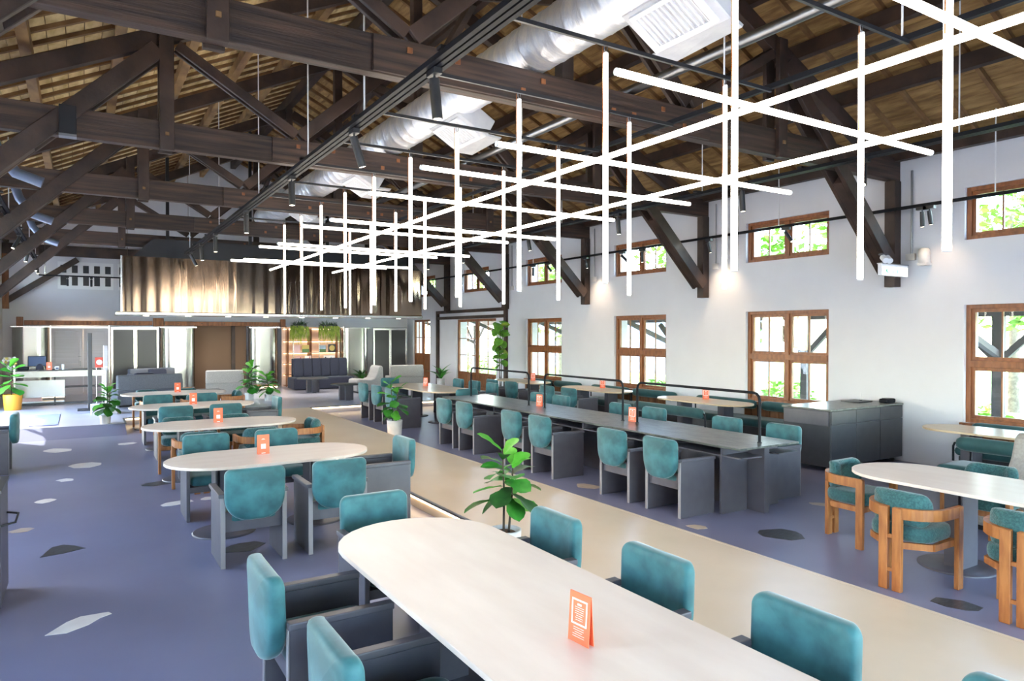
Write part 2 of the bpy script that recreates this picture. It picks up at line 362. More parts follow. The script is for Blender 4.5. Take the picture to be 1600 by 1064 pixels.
def make_window(x, a0, a1, z0, z1, rows, label):
    wcount[0] += 1
    w_ = thing('window_%d' % wcount[0], label, None, (x, (a0+a1)/2, z0), kind='structure')
    obj('window_frame', frame_ring(x, a0, a1, z0, z1, .06, .12), 'frame_wood', w_, world=True, bevel=.004, seg=1)
    zs = [z0+.06, z1-.06]
    if rows == 2:
        zt = z0 + (z1-z0)*.50; obj('transom', B(x-.07, x+.05, a0+.06, a1-.06, zt-.05, zt+.05), 'frame_wood', w_, world=True, bevel=.004, seg=1); spans = [(zs[0], zt-.05), (zt+.05, zs[1])]
    else: spans = [(zs[0], zs[1])]
    am = (a0+a1)/2
    for s0, s1 in spans:
        obj('mullion', B(x-.05, x+.05, am-.035, am+.035, s0, s1), 'frame_wood', w_, world=True)
        for b0, b1, dx in ((a0+.06, am-.035, .0), (am+.035, a1-.06, .0)):
            sash = obj('sash', frame_ring(x+dx, b0, b1, s0, s1, .05, .05), 'frame_wood', w_, world=True)
            pane_grid(w_, x+dx, b0+.05, b1-.05, s0+.05, s1-.05, 1, 0, 'frame_wood')
    return w_
for i, (a, b) in enumerate(UPW):
    pos = ['nearest the camera'] if 0 else ''
    make_window(XR+.12, a, b, UZ0, UZ1, 1, 'small timber clerestory window high in the right wall, %s from the camera' % ORD[i])
    make_window(XL-.12, a, b, UZ0, UZ1, 1, 'small timber clerestory window high in the left wall, %s from the camera' % ORD[i])
for i, (a, b) in enumerate(WIN):
    make_window(XR+.12, a, b, LZ0, LZ1, 2, 'tall four-sash timber window in the right wall, %s from the camera' % ORD[i])
    if (a, b) in WINL: make_window(XL-.12, a, b, LZ0, LZ1, 2, 'tall four-sash timber window in the left wall, %s from the camera' % ORD[i])
# timber wainscot of boards under each right-hand window
for i, (a, b) in enumerate(WIN[1:]):
    wp = thing('wainscot', 'orange timber board panel under the %s right-hand window' % ORD[i+1], 'wall panel', (XR-.02, (a+b)/2, .02), group='timber panels below the windows')
    n = 9
    for k in range(n):
        y0 = a + (b-a)*k/n; obj('plank', B(XR-.035, XR-.002, y0+.004, y0+(b-a)/n-.004, .02, LZ0-.03), 'mid_wood', wp, world=True)
    obj('sill', B(XR-.06, XR-.002, a-.03, b+.03, LZ0-.03, LZ0), 'frame_wood', wp, world=True)

# glazed double door in the right wall, with the dark timber portal around it
d1 = thing('door_1', 'glazed timber double door with wooden lower panels in the right wall', None, (XR, (D1[0]+D1[1])/2, STEP), kind='structure')
x = XR + .10; am = (D1[0]+D1[1])/2
for b0, b1 in ((D1[0], am-.01), (am+.01, D1[1])):
    lf = obj('door_leaf', frame_ring(x, b0, b1, STEP, 2.46, .085, .06).box(x-.03, x+.03, b0+.085, b1-.085, .62, .70), 'frame_wood', d1, world=True, bevel=.004, seg=1)
    pane_grid(d1, x, b0+.085, b1-.085, .70, 2.375, 1, 2, 'frame_wood')
    m2 = (b0+b1)/2
    for c0, c1 in ((b0+.085, m2-.01), (m2+.01, b1-.085)): obj('lower_panel', B(x-.015, x+.015, c0, c1, STEP+.085, .62), 'mid_wood', d1, world=True)
pf = thing('door_portal', 'dark timber portal frame around the glazed double door', 'door frame', (XR-.05, 20, STEP))
for nm, b in (('post', (XR-.10, XR-.004, 17.78, 17.90, STEP, 2.78)), ('post', (XR-.10, XR-.004, 22.48, 22.60, STEP, 2.78)), ('lintel', (XR-.10, XR-.004, 17.90, 22.48, 2.68, 2.78)), ('track_beam', (XR-.09, XR-.004, 17.90, 22.48, 2.47, 2.57))):
    obj(nm, B(*b), 'dark_wood', pf, world=True, bevel=.005, seg=1)
d2 = thing('door_2', 'narrow glazed timber door by the far right corner', None, (XR, (D2[0]+D2[1])/2, STEP), kind='structure')
am = (D2[0]+D2[1])/2
for b0, b1 in ((D2[0], am-.01), (am+.01, D2[1])):
    obj('door_leaf', frame_ring(x, b0, b1, STEP, 2.50, .075, .06).box(x-.03, x+.03, b0+.075, b1-.075, 1.15, 1.23), 'frame_wood', d2, world=True)
    pane_grid(d2, x, b0+.075, b1-.075, 1.23, 2.425, 1, 1, 'frame_wood')
    obj('lower_panel', B(x-.015, x+.015, b0+.075, b1-.075, STEP+.075, 1.15), 'mid_wood', d2, world=True)
d6 = thing('door_6', 'wide glazed entrance door in the left wall', None, (XL, (DL[0]+DL[1])/2, STEP), kind='structure')
for k in range(3):
    b0 = DL[0] + (DL[1]-DL[0])*k/3; b1 = DL[0] + (DL[1]-DL[0])*(k+1)/3
    obj('door_leaf', frame_ring(XL-.12, b0, b1, STEP, 2.75, .05, .05), 'frame_wood', d6, world=True)
    pane_grid(d6, XL-.12, b0+.05, b1-.05, STEP+.05, 2.70, 0, 1, 'frame_wood')
# small grid windows in the far gable
for k, (u0, u1) in enumerate(((-.62, .86), (.98, 2.4))):
    wcount[0] += 1
    w_ = thing('window_%d' % wcount[0], ['white grid window of ten small panes high in the far wall', 'second white grid window, half hidden by the steel hood'][k], None, ((u0+u1)/2, YF+.1, 3.36), kind='structure')
    n = 5; fw = (u1-u0)/n; mb = MB()
    for i in range(n+1): mb.box(u0+fw*i-.07 if i else u0, u0+fw*i+.07 if i < n else u1, YF+.02, YF+.10, 3.36, 4.2)
    for z0, z1 in ((3.36, 3.47), (3.74, 3.86), (4.10, 4.2)): mb.box(u0, u1, YF+.015, YF+.105, z0, z1)
    obj('window_frame', mb, 'white_paint', w_, world=True)
    for i in range(n):
        for z0, z1 in ((3.47, 3.74), (3.86, 4.10)): obj('pane', B(u0+fw*i+.07, u0+fw*(i+1)-.07, YF+.055, YF+.065, z0, z1), 'dark_glass', w_, world=True)
# unseen glazing added behind the camera so the room is not too dark
for k, (u0, u1) in enumerate(((-1.0, 2.2), (3.0, 6.4), (7.0, 10.2))):
    wcount[0] += 1
    w_ = thing('window_%d' % wcount[0], 'added unseen glazed opening behind the camera, %s from the left' % ORD[k], None, ((u0+u1)/2, YB-.12, .3), kind='structure')
    y = YB - .12
    obj('window_frame', MB().box(u0, u0+.07, y-.05, y+.05, .3, 2.6).box(u1-.07, u1, y-.05, y+.05, .3, 2.6).box(u0+.07, u1-.07, y-.05, y+.05, .3, .37).box(u0+.07, u1-.07, y-.05, y+.05, 2.53, 2.6), 'frame_wood', w_, world=True)
    pane_grid(w_, y, u0+.07, u1-.07, .37, 2.53, 3, 1, 'frame_wood', axis='y')

# ------------------------------------------------------------------ roof
ceil_ = MB()
for sgn in (-1, 1):
    xe = XC + sgn*7.4
    v = []
    for y in (YB-.9, YF+.9):
        for dz in (.06, .14): v += [(XC, y, deck(XC)+dz), (xe, y, EAVE + PITCH*(6.45-7.4)+dz)]
    ceil_.add(v, [(0, 1, 5, 4), (2, 6, 7, 3), (0, 2, 3, 1), (4, 5, 7, 6), (1, 3, 7, 5), (0, 4, 6, 2)])
ceil_o = setp(obj('ceiling', ceil_, 'deck_back', recenter=False), 'open timber pitched roof seen from below', kind='structure')
SL = math.hypot(1, PITCH)
rows = 36; step_x = 7.2/rows; ylen = (YF + .6 - (YB - .6))/4
share = {}
def slope_piece(name, u0, u1, y0, y1, dz0, dz1, sgn, m, key):
    # piece lying on a slope: u = horizontal offset from the ridge, dz below the deck line; meshes shared between alike pieces
    cx = XC + sgn*(u0+u1)/2; cy = (y0+y1)/2; cz = EAVE + PITCH*(6.45-(u0+u1)/2)
    if key not in share:
        h = (u1-u0)/2; yy = (y1-y0)/2; v = []
        for y in (-yy, yy):
            for u, d in ((-h, dz0), (h, dz0), (h, dz1), (-h, dz1)): v.append((sgn*u, y, -PITCH*u + d))
        share[key] = obj(name, MB().add(v, [(0, 1, 2, 3), (7, 6, 5, 4), (0, 4, 5, 1), (1, 5, 6, 2), (2, 6, 7, 3), (3, 7, 4, 0)]), m, ceil_o)
        share[key].location = (cx, cy, cz); return
    c = share[key].copy(); COL.objects.link(c); c.location = (cx, cy, cz)
for r_ in range(rows):
    for q in range(4):
        y0 = YB - .6 + ylen*q + (0 if r_ % 2 else (-.5 if q else 0)); y1 = YB - .6 + ylen*(q+1) + (0 if r_ % 2 else (-.5 if q < 3 else 0))
        k_ = (round(y1-y0, 3))
        slope_piece('board', r_*step_x+.005, (r_+1)*step_x-.005, y0, y1, 0, .04, -1, 'deck_gold_lit', ('bl', k_))
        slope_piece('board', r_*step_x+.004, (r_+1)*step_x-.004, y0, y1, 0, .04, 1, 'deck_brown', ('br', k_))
y = YB - .4
while y < YF + .6:
    slope_piece('rafter', .03, 7.2, y-.03, y+.03, -.055, 0, -1, 'rafter_brown', 'rl'); y += .45
y = YB - .4
while y < YF + .6:
    slope_piece('rafter', .03, 7.2, y-.025, y+.025, -.075, 0, 1, 'rafter_brown', 'rr'); y += .49
for sgn in (-1, 1):
    for u in (1.0, 2.0, 3.0, 4.0, 5.0, 6.33):
        z = EAVE + PITCH*(6.45-u) - (.06 if sgn < 0 else .085)
        obj('purlin', B(XC+sgn*u-.06, XC+sgn*u+.06, YB, YF, z-.19, z), 'purlin_gold_lit' if sgn < 0 and u < 6.2 else 'dark_wood', ceil_o)
obj('ridge_beam', B(XC-.08, XC+.08, YB, YF, deck(XC)-.33, deck(XC)-.09), 'dark_wood', ceil_o)

def rt(x): return deck(x) - .345     # top of the principal rafter
def make_truss(y, label):
    t_ = thing('roof_truss', label, 'roof truss', (XC, y, TIE0), group='timber roof trusses')
    o = lambda n, mb, m='dark_wood', bv=.006: obj(n, mb, m, t_, world=True, bevel=bv, seg=1)
    o('tie_beam', B(XL+.01, XR-.01, y-.07, y+.07, TIE0, TIE1), 'dark_wood_x')
    for s in (-1, 1):
        X = lambda u: XC + s*u
        o('principal_rafter', MB().bar((X(6.3), y, rt(X(6.3))-.11), (X(.07), y, rt(X(.07))-.11), .13, .22))
        o('wall_post', MB().box(X(6.27), X(6.44), y-.085, y+.085, 2.72, TIE0).box(X(6.30), X(6.44), y-.07, y+.07, TIE1, 4.84))
        for dy in (-.105, .105):
            o('brace', MB().bar((X(6.27), y+dy, 2.97), (X(3.60), y+dy, 5.62), .065, .21))
            o('queen_post', B(X(3.51)-.085, X(3.51)+.085, y+dy-.033, y+dy+.033, TIE0-.03, rt(X(3.51))-.02))
            o('strut', MB().bar((X(3.38), y+dy*.62, 5.72), (X(1.86), y+dy*.62, TIE1+.07), .05, .13))
            o('strut', MB().bar((X(1.80), y+dy*.62, TIE1+.06), (X(.12), y+dy*.62, 6.30), .05, .17))
        o('brace_core', MB().bar((X(6.25), y, 2.99), (X(4.98), y, 4.25), .142, .20))
        o('bolt', MB().box(X(3.51)-.022, X(3.51)+.022, y-.16, y-.137, TIE0+.15, TIE0+.194), 'rafter_brown', .002)
    o('king_post', B(XC-.075, XC+.075, y-.075, y+.075, TIE1, rt(XC)-.02))
    o('splice_plank', B(XC-2.2, XC+2.15, y-.105, y-.071, TIE0+.01, TIE1-.01), 'dark_wood_x', .003)
    for bx in (-1.85, -1.6, -1.35, -.6, -.35, .6, .9, 1.35, 1.7):
        bz = TIE0 + (.25 if int(abs(bx)*20) % 2 else .11)
        o('bolt', B(XC+bx-.027, XC+bx+.027, y-.122, y-.105, bz-.027, bz+.027), 'mid_wood', .002)
    return t_
tl = ['behind the camera', 'overhead, just above the picture', 'nearest in view', 'second in view', 'third in view', 'fourth in view', 'fifth in view, above the steel hood']
for y, l in zip(TRUSS_Y, tl): make_truss(y, 'dark-stained timber roof truss, ' + l)
t_ = thing('wall_beam', 'dark timber tie beam against the far gable wall', 'beam', (XC, YF-.1, TIE0))
obj('beam', B(XL+.01, XR-.01, YF-.13, YF-.004, TIE0-.02, TIE1-.05), 'dark_wood', t_, world=True, bevel=.006, seg=1)
for s in (-1, 1): obj('brace', MB().bar((XC+s*6.35, YF-.08, 2.95), (XC+s*4.55, YF-.08, TIE0-.1), .1, .17), 'dark_wood', t_, world=True)
for s in (-1, 1): obj('wall_post', B(XC+s*6.28, XC+s*6.44, YF-.15, YF-.004, 2.72, TIE0-.02), 'mid_wood', t_, world=True)
# longitudinal sway braces between king posts
for i in range(1, len(TRUSS_Y)-1):
    y0, y1 = TRUSS_Y[i]+.08, TRUSS_Y[i+1]-.08
    s_ = thing('sway_brace', 'dark timber sway brace under the ridge, %s bay from the camera' % ORD[i-1], 'brace', (XC, (y0+y1)/2, 5.9), group='sway braces under the ridge')
    ym = (y0+y1)/2
    obj('rail', B(XC-.05, XC+.05, y0, y1, 6.42, 6.56), 'dark_wood', s_, world=True)
    obj('diagonal', MB().bar((XC, y0+.05, 5.65), (XC, ym-.1, 6.40), .09, .11), 'dark_wood', s_, world=True)
    obj('diagonal', MB().bar((XC, y1-.05, 5.65), (XC, ym+.1, 6.40), .09, .11), 'dark_wood', s_, world=True)

# ------------------------------------------------------------------ steel-clad hood
HX0, HX1, HY0, HY1 = .88, 9.37, 20.70, 21.50
h = thing('steel_hood', 'long suspended hood clad in rippled reflective steel', 'hood', ((HX0+HX1)/2, (HY0+HY1)/2, 2.52))
nn = 6
for k in range(nn):
    a, b = HX0 + (HX1-HX0)*k/nn, HX0 + (HX1-HX0)*(k+1)/nn
    # each sheet slightly dished so the tubes ripple in it
    cols = 24; v = []; f = []
    for i in range(cols+1):
        xx = a + .002 + (b-a-.004)*i/cols; d_ = .004*math.sin(PI*i/cols) + .0014*math.sin(3.1*i*.35 + k*2.1)
        for j in range(7):
            v.append((xx, HY0 + d_*(1+.35*math.sin(j*1.3+k)) , 2.56 + 1.46*j/6))
    for i in range(cols):
        for j in range(6): f.append((i*7+j, (i+1)*7+j, (i+1)*7+j+1, i*7+j+1))
    obj('steel_sheet', MB().add(v, f, True), 'steel_brushed', h, world=True)
obj('steel_side', B(HX0-.015, HX0+.0, HY0-.01, HY1, 2.56, 4.02), 'steel', h, world=True)
obj('steel_side', B(HX1, HX1+.015, HY0-.01, HY1, 2.56, 4.02), 'steel', h, world=True)
obj('core', B(HX0+.001, HX1-.001, HY0+.04, HY1, 2.57, 4.01), 'cabinet_dark', h, world=True)
obj('bottom_flange', B(HX0-.14, HX1+.02, HY0-.10, HY1+.05, 2.47, 2.56), 'steel_frame', h, world=True, bevel=.02, seg=1)
obj('edge_strip', B(HX0-.02, HX0+.02, HY0-.02, HY0-.012, 2.56, 4.02), 'steel_frame', h, world=True)
for k in range(8):  # unseen downlights with fill lamps, added to brighten the far lounge
    xx = HX0 + .6 + (HX1-HX0-1.2)*k/7
    obj('added_downlight', MB().tube([(xx, HY0+.45, 2.462), (xx, HY0+.45, 2.47)], .07, 20), 'lens', h, world=True)
    ld = bpy.data.lights.new('hood_fill_lamp', 'SPOT'); lo_ = bpy.data.objects.new('hood_fill_lamp', ld); COL.objects.link(lo_); lo_.parent = h
    ld.energy = HOOD_FILL_POWER; ld.color = (1.0, .93, .85); ld.spot_size = R(150); ld.spot_blend = .6; ld.shadow_soft_size = .07
    lo_.location = Vector((xx, HY0+.45, 2.44)) - Vector(h.location); lo_.rotation_euler = (R(22), 0, 0)
# black plenum above it
mb = MB(); p = [(1.15, 4.02), (9.2, 4.02), (9.2, 4.52), (1.62, 4.52)]
v = [(x_, HY0+.12, z_) for x_, z_ in p] + [(x_, HY1-.05, z_) for x_, z_ in p]
mb.add(v, [(0, 1, 2, 3), (7, 6, 5, 4), (0, 4, 5, 1), (1, 5, 6, 2), (2, 6, 7, 3), (3, 7, 4, 0)])
obj('plenum', mb, 'black_metal', h, world=True)
for xx in (2.0, 4.15, 6.4, 8.6): obj('hanger', B(xx-.04, xx+.04, HY0+.3, HY0+.38, 4.52, deck(xx)-.02), 'black_metal', h, world=True)

# ------------------------------------------------------------------ foil duct on the tie beams
DXc, DZc, DR = 4.05, TIE1 + .267, .26
dt = thing('foil_duct', 'silver foil-wrapped round air duct lying on the tie beams', 'air duct', (DXc, 10, TIE1))
Y0, Y1 = YB + .5, 18.6
mb = MB(); n = 24
prof = []; yy = Y0
while yy < Y1:
    prof.append((yy, DR)); yy += .25
    prof.append((yy-.03, DR)); prof.append((yy-.015, DR+.006))
v = [(DXc + r*math.cos(2*PI*j/n), y, DZc + r*math.sin(2*PI*j/n)) for y, r in prof for j in range(n)]
f = [(i*n+j, i*n+(j+1) % n, (i+1)*n+(j+1) % n, (i+1)*n+j) for i in range(len(prof)-1) for j in range(n)]
mb.add(v, f, True); mb.add(v[:n], [tuple(range(n))]); mb.add(v[-n:], [tuple(range(n))[::-1]])
obj('duct_pipe', mb, 'foil', dt, world=True)
for yv in (4.2, 8.1, 11.9, 15.7):
    # diffuser box, tilted towards the left aisle, hanging at the right of the pipe
    M_ = Matrix.Translation((DXc+.14, yv, DZc-.36)) @ Matrix.Rotation(R(30), 4, 'Y')
    def tb(x0, x1, y0, y1, z0, z1):
        q = B(x0, x1, y0, y1, z0, z1); q.v = [tuple(M_ @ Vector(p)) for p in q.v]; return q
    bx_ = obj('diffuser_box', tb(-.24, .24, -.42, .42, -.02, .24), 'white_foil', dt, world=True, bevel=.01, seg=1)
    fr = tb(-.20, .20, -.34, -.29, -.05, -.02); 
    for a in ((-.20, .20, .29, .34, -.05, -.02), (-.20, -.16, -.29, .29, -.05, -.02), (.16, .20, -.29, .29, -.05, -.02)): q = tb(*a); fr.add(q.v, q.f)
    g = obj('grille', fr, 'white_paint', bx_)
    g.parent = bx_; 
    base = Vector((0, 0, 0)); qq = bx_
    while qq is not None: base += Vector(qq.location); qq = qq.parent
    g.data.transform(Matrix.Translation(-base))
    for k in range(11):
        q = tb(-.16, .16, -.27+.054*k-.004, -.27+.054*k+.004, -.045, -.02); s_ = obj('slat', q, 'white_paint', bx_); s_.data.transform(Matrix.Translation(-base))
    obj('foil_flap', MB().add([tuple(M_ @ Vector(p)) for p in ((.24, -.42, 0), (.24, .5, 0), (.50, .55, .16), (.46, -.3, .16), (.24, -.42, .03), (.24, .5, .03), (.50, .55, .19), (.46, -.3, .19))],
        [(0, 1, 2, 3), (7, 6, 5, 4), (0, 4, 5, 1), (1, 5, 6, 2), (2, 6, 7, 3), (3, 7, 4, 0)]), 'white_foil', dt, world=True)
# curved blue-grey return bends on the left bays
for i, yv in enumerate((11.3, 15.2, 19.0)):
    pts = [(-1.25, yv+.3, 5.0), (-1.05, yv+.3, 4.75), (-.95, yv+.3, 4.45), (-.75, yv+.3, 4.18), (-.45, yv+.3, 4.08)]
    setp(obj('air_pipe', MB().tube(pts, .075, 12), 'blue_grey_duct'), 'bent blue-grey air pipe under the left roof slope, %s bay' % ORD[i], 'air pipe', 'bent air pipes on the left')
# steel service pipe lying along the ties, right of the ridge
setp(obj('service_pipe', MB().tube([(5.36, YB+.2, TIE1+.057), (5.36, 19.5, TIE1+.057)], .055, 12), 'grey_steel'), 'dark grey steel service pipe laid along the tie beams', 'pipe')

# ------------------------------------------------------------------ tube light lattice
TR = .0195
ROWS = [1.55 + 1.21*k for k in range(11)]
def tube_thing(p, q, label, group, wire=None):
    p = Vector(p); q = Vector(q); d = (q-p).normalized()
    o = thing('tube_light', label, 'tube light', tuple((p+q)/2 if abs(d.z) < .5 else (p if p.z < q.z else q)), group=group)
    obj('diffuser', MB().tube([p + d*.012, q - d*.012], TR, 12, cap=True), 'tube_glow', o, world=True)
    for a in (p, q):
        s = 1 if a == p else -1
        obj('end_cap', MB().tube([a, a + d*s*.012], TR*1.02, 12), 'white_paint', o, world=True)
    if wire: obj('wire', MB().tube(wire, .004, 5), 'oak', o, world=True)
    return o
ZT = 3.30
for i, X_ in enumerate((3.30, 4.60)):
    tube_thing((X_, -.6, ZT), (X_, 14.75, ZT), 'very long horizontal light tube running the length of the hall, the %s one' % ['left', 'right'][i], 'long light tubes')
for k, yk in enumerate(ROWS):
    up = k in (0, 1, 3, 4, 6, 8, 10)
    z = ZT + (.045 if up else -.045)
    tube_thing((2.34, yk, z), (5.40, yk, z), 'horizontal cross tube of the light lattice, %s from the camera' % ORD[k], 'cross light tubes')
    for j, X_ in enumerate((3.30, 4.60)):
        xx = X_ + .045; y = yk + .09
        tube_thing((xx, y, 2.37), (xx, y, 4.10), 'hanging vertical light tube, %s from the camera in the %s row' % (ORD[k], ['left', 'right'][j]), 'vertical light tubes',
                   wire=[(xx-.028, y, 4.14), (xx-.03, y, 3.9), (xx-.026, y, 3.6), (xx-.03, y, ZT+.05)])
    r_ = thing('hanging_rod', 'thin black rod carrying light tubes, %s from the camera' % ORD[k], 'rod', (3.9, yk+.09, 4.15), group='black rods above the light tubes')
    obj('rod', MB().box(2.42, 5.24, yk+.078, yk+.102, 4.15, 4.18), 'black_metal', r_, world=True)
    for X_ in (3.345, 4.645): obj('hook', MB().tube([(X_-.015, yk+.09, 4.15), (X_-.012, yk+.09, 4.12), (X_, yk+.09, 4.10), (X_+.012, yk+.09, 4.12), (X_+.015, yk+.09, 4.15)], .004, 5), 'grey_steel', r_, world=True)

# ------------------------------------------------------------------ lighting tracks and spotlights
def track(name_label, X_, z, y0, y1, rails, wires, cat='light track'):
    t_ = thing('light_track', name_label, cat, (X_, (y0+y1)/2, z))
    for k in range(rails):
        dx = (k - (rails-1)/2)*.062
        obj('rail', B(X_+dx-.02, X_+dx+.02, y0, y1, z-.02+k*.004, z+.025+k*.004), 'black_gloss', t_, world=True)
    if rails > 1:
        yy = y0 + .3
        while yy < y1:
            obj('joiner', B(X_-.09, X_+.09, yy, yy+.07, z+.034, z+.06), 'black_metal', t_, world=True); yy += 1.95
    for wy, wz in wires: obj('wire', MB().tube([(X_, wy, z+.03), (X_, wy, wz)], .009, 6), 'wire_white', t_, world=True)
    return t_
def up_to(x): return deck(x) - .1
TL = (2.38, 4.10)
track('triple black light track on the left, hung on steel wires', TL[0], TL[1], .5, 20.1, 3, [(y, up_to(2.38)) for y in (3.3, 6.6, 8.6, 11.4, 15.1, 19.6)])
track('triple black light track on the right near the braces', 8.62, 4.27, -2, 19.5, 3, [(y, up_to(8.62)) for y in (4.1, 8.0, 11.9, 15.8)])
track('single black channel holding the right ends of the rods', 5.25, 4.20, .6, 14.6, 1, [(y, up_to(5.25)) for y in (2.9, 4.6, 8.2, 12.1)])
track('thin black light rail along the window wall', 10.42, 3.86, 1.0, 22.4, 1, [(y, up_to(10.42)) for y in (4.5, 7.9, 11.8, 15.7, 19.6)])
track('black light track along the left wall', -1.02, 3.94, 2.0, 24.1, 2, [(y, up_to(-1.02)) for y in (11.0, 12.0, 14.2, 17.0, 19.5, 22.0)])
ft = thing('light_track', 'black cross rail in front of the far wall', 'light track', (.2, 24.25, 3.66))
obj('rail', B(-1.05, 3.0, 24.23, 24.27, 3.66, 3.70), 'black_gloss', ft, world=True)
for xx in (-.9, 1.2, 2.9): obj('wire', MB().tube([(xx, 24.25, 3.70), (xx, 24.25, deck(xx)-.005)], .0065, 6), 'steel_frame', ft, world=True)

def make_spot(loc, az, tilt, label, group, lit=True, L=.28, r=.042, power=None, cone=58):
    """track spot: loc = underside of the rail; tilt away from straight down, az direction of the tilt"""
    s_ = thing('spotlight', label, 'spotlight', loc, group=group)
    obj('adapter', B(-.035, .035, -.075, .075, -.045, 0), 'black_metal', s_)
    obj('stem', MB().tube([(0, 0, -.045), (0, 0, -.12)], .010, 8), 'black_metal', s_)
    d = Vector((math.sin(tilt)*math.cos(az), math.sin(tilt)*math.sin(az), -math.cos(tilt)))
    top = Vector((0, 0, -.10)); a = top - d*.03; b = top + d*L
    body = obj('body', MB().tube([a, b], r, 16), 'black_metal', s_)
    obj('lens', MB().tube([b - d*.006, b + d*.003], r*.72, 14), 'lens', s_)
    if power:
        ld = bpy.data.lights.new('spot_lamp', 'SPOT'); lo_ = bpy.data.objects.new('spot_lamp', ld); COL.objects.link(lo_); lo_.parent = s_
        ld.energy = power; ld.color = (1.0, .74, .46); ld.spot_size = R(cone); ld.spot_blend = 1.0; ld.shadow_soft_size = .03
        lo_.location = b + d*.02; lo_.rotation_euler = d.to_track_quat('-Z', 'Y').to_euler()
    return s_
for k, (yv, tilt, az) in enumerate(((5.0, .12, .3), (6.9, .35, .2), (9.4, .03, 0), (12.4, .05, 1), (15.6, .05, 1), (17.6, .08, 0), (19.4, .5, .2))):
    make_spot((TL[0]-.0, yv, TL[1]-.02), az, tilt, 'black cylinder spotlight on the left triple track, %s from the camera' % ORD[k], 'spotlights on the left triple track', power=SPOT_POWER*.6 if k in (0, 1, 3) else None)
for k, (yv, tilt, az) in enumerate(((5.25, .45, .1), (7.2, .12, .2), (10.1, .12, .1), (13.2, .2, .1), (16.4, .12, .1), (18.6, .1, .1))):
    make_spot((8.62, yv, 4.25), PI+.5 if k == 0 else az, tilt, 'black cylinder spotlight on the right triple track, %s from the camera' % ORD[k], 'spotlights on the right triple track', power=SPOT_POWER if k in (1, 2, 3) else None)
for k, (yv, tilt, az) in enumerate(((5.45, .12, .3), (7.75, .6, -1.4), (11.4, .05, 0), (12.05, .8, -1.2), (15.0, .7, -1.2), (15.7, .3, 1.0), (19.9, .1, 0))):
    make_spot((10.42, yv, 3.84), az, tilt, 'small black spotlight on the rail by the window wall, %s from the camera' % ORD[k], 'spotlights on the window rail', L=.19, r=.03)
for k, (yv, tilt, az) in enumerate(((10.6, .5, 3.5), (12.6, .9, 3.6), (14.0, .95, 3.8), (16.4, .5, 3.6), (19.0, .2, 3), (21.6, .1, 0), (22.6, .1, 0))):
    make_spot((-1.02, yv, 3.92), az, tilt, 'black spotlight on the left wall track, %s from the camera' % ORD[k], 'spotlights on the left wall track', L=.22, r=.035)
for k, xx in enumerate((-.35, .25)):
    make_spot((xx, 24.25, 3.66), PI/2, .45, 'small black spotlight on the far cross rail, the %s one' % ['left', 'right'][k], 'spotlights on the far rail', L=.18, r=.03, power=SPOT_POWER*1.2)
# wall-wash spotlights aimed at the window wall, carried by the window rail
for k, yv in enumerate((5.35, 9.50, 13.40)):
    make_spot((10.42, yv, 3.84), 0, .30, 'small black wall-washer on the window rail beside a brace, %s from the camera' % ORD[k], 'wall washers on the window rail', L=.17, r=.03, power=SPOT_POWER*(.12 if k == 0 else .32), cone=100)

# ------------------------------------------------------------------ fittings on trusses and window wall
bb = thing('black_box', 'flat black box strapped to the second truss', 'box', (-.13, 9.9, TIE0))
obj('box', B(-.22, -.04, 9.82, 9.89, TIE0+.0, TIE1-.0), 'black_metal', bb, world=True, bevel=.01)
obj('lip', B(-.22, -.04, 9.80, 9.93, TIE0-.03, TIE0), 'grey_steel', bb, world=True)
ex = thing('exit_sign', 'white illuminated exit sign with green marks on the nearest right brace', 'exit sign', (10.46, 5.88, 2.86))
obj('sign_box', B(10.10, 10.80, 5.86, 5.92, 2.86, 3.03), 'white_paint', ex, world=True)
obj('sign_face', B(10.11, 10.79, 5.852, 5.860, 2.865, 2.995), 'exit_glow', ex, world=True)
obj('sign_hood', B(10.09, 10.81, 5.85, 5.93, 3.03, 3.045), 'grey_steel', ex, world=True)
sg = MB().bar((10.20, 5.849, 2.94), (10.25, 5.849, 2.90), .004, .015).bar((10.20, 5.849, 2.945), (10.235, 5.849, 2.945), .004, .012).bar((10.20, 5.849, 2.945), (10.20, 5.849, 2.915), .004, .012, up=(1, 0, 0))
sg.box(10.372, 10.384, 5.847, 5.852, 2.90, 2.935).box(10.50, 10.512, 5.847, 5.852, 2.90, 2.955).box(10.45, 10.47, 5.847, 5.852, 2.94, 2.95)
obj('green_mark', sg, 'exit_green', ex, world=True)
al = thing('alarm_horn', 'ribbed beige alarm horn on the window wall', 'alarm', (XR-.06, 5.62, 3.02))
obj('horn', MB().lathe([(.075, 3.05), (.085, 3.07), (.085, 3.20), (.075, 3.26), (.05, 3.28)], 16, (XR-.09, 5.62, 0)), 'pot_white', al, world=True)
obj('base', B(XR-.16, XR-.002, 5.55, 5.69, 3.02, 3.06), 'pot_white', al, world=True)
cd = thing('conduit', 'grey steel conduit with junction box on the window wall', 'conduit', (XR-.03, 5.86, 3.1))
obj('pipe', MB().tube([(XR-.03, 5.84, 3.20), (XR-.03, 5.84, 4.5)], .016, 8), 'grey_steel', cd, world=True)
obj('junction_box', B(XR-.06, XR-.002, 5.78, 5.92, 3.12, 3.22), 'pot_white', cd, world=True, bevel=.006)
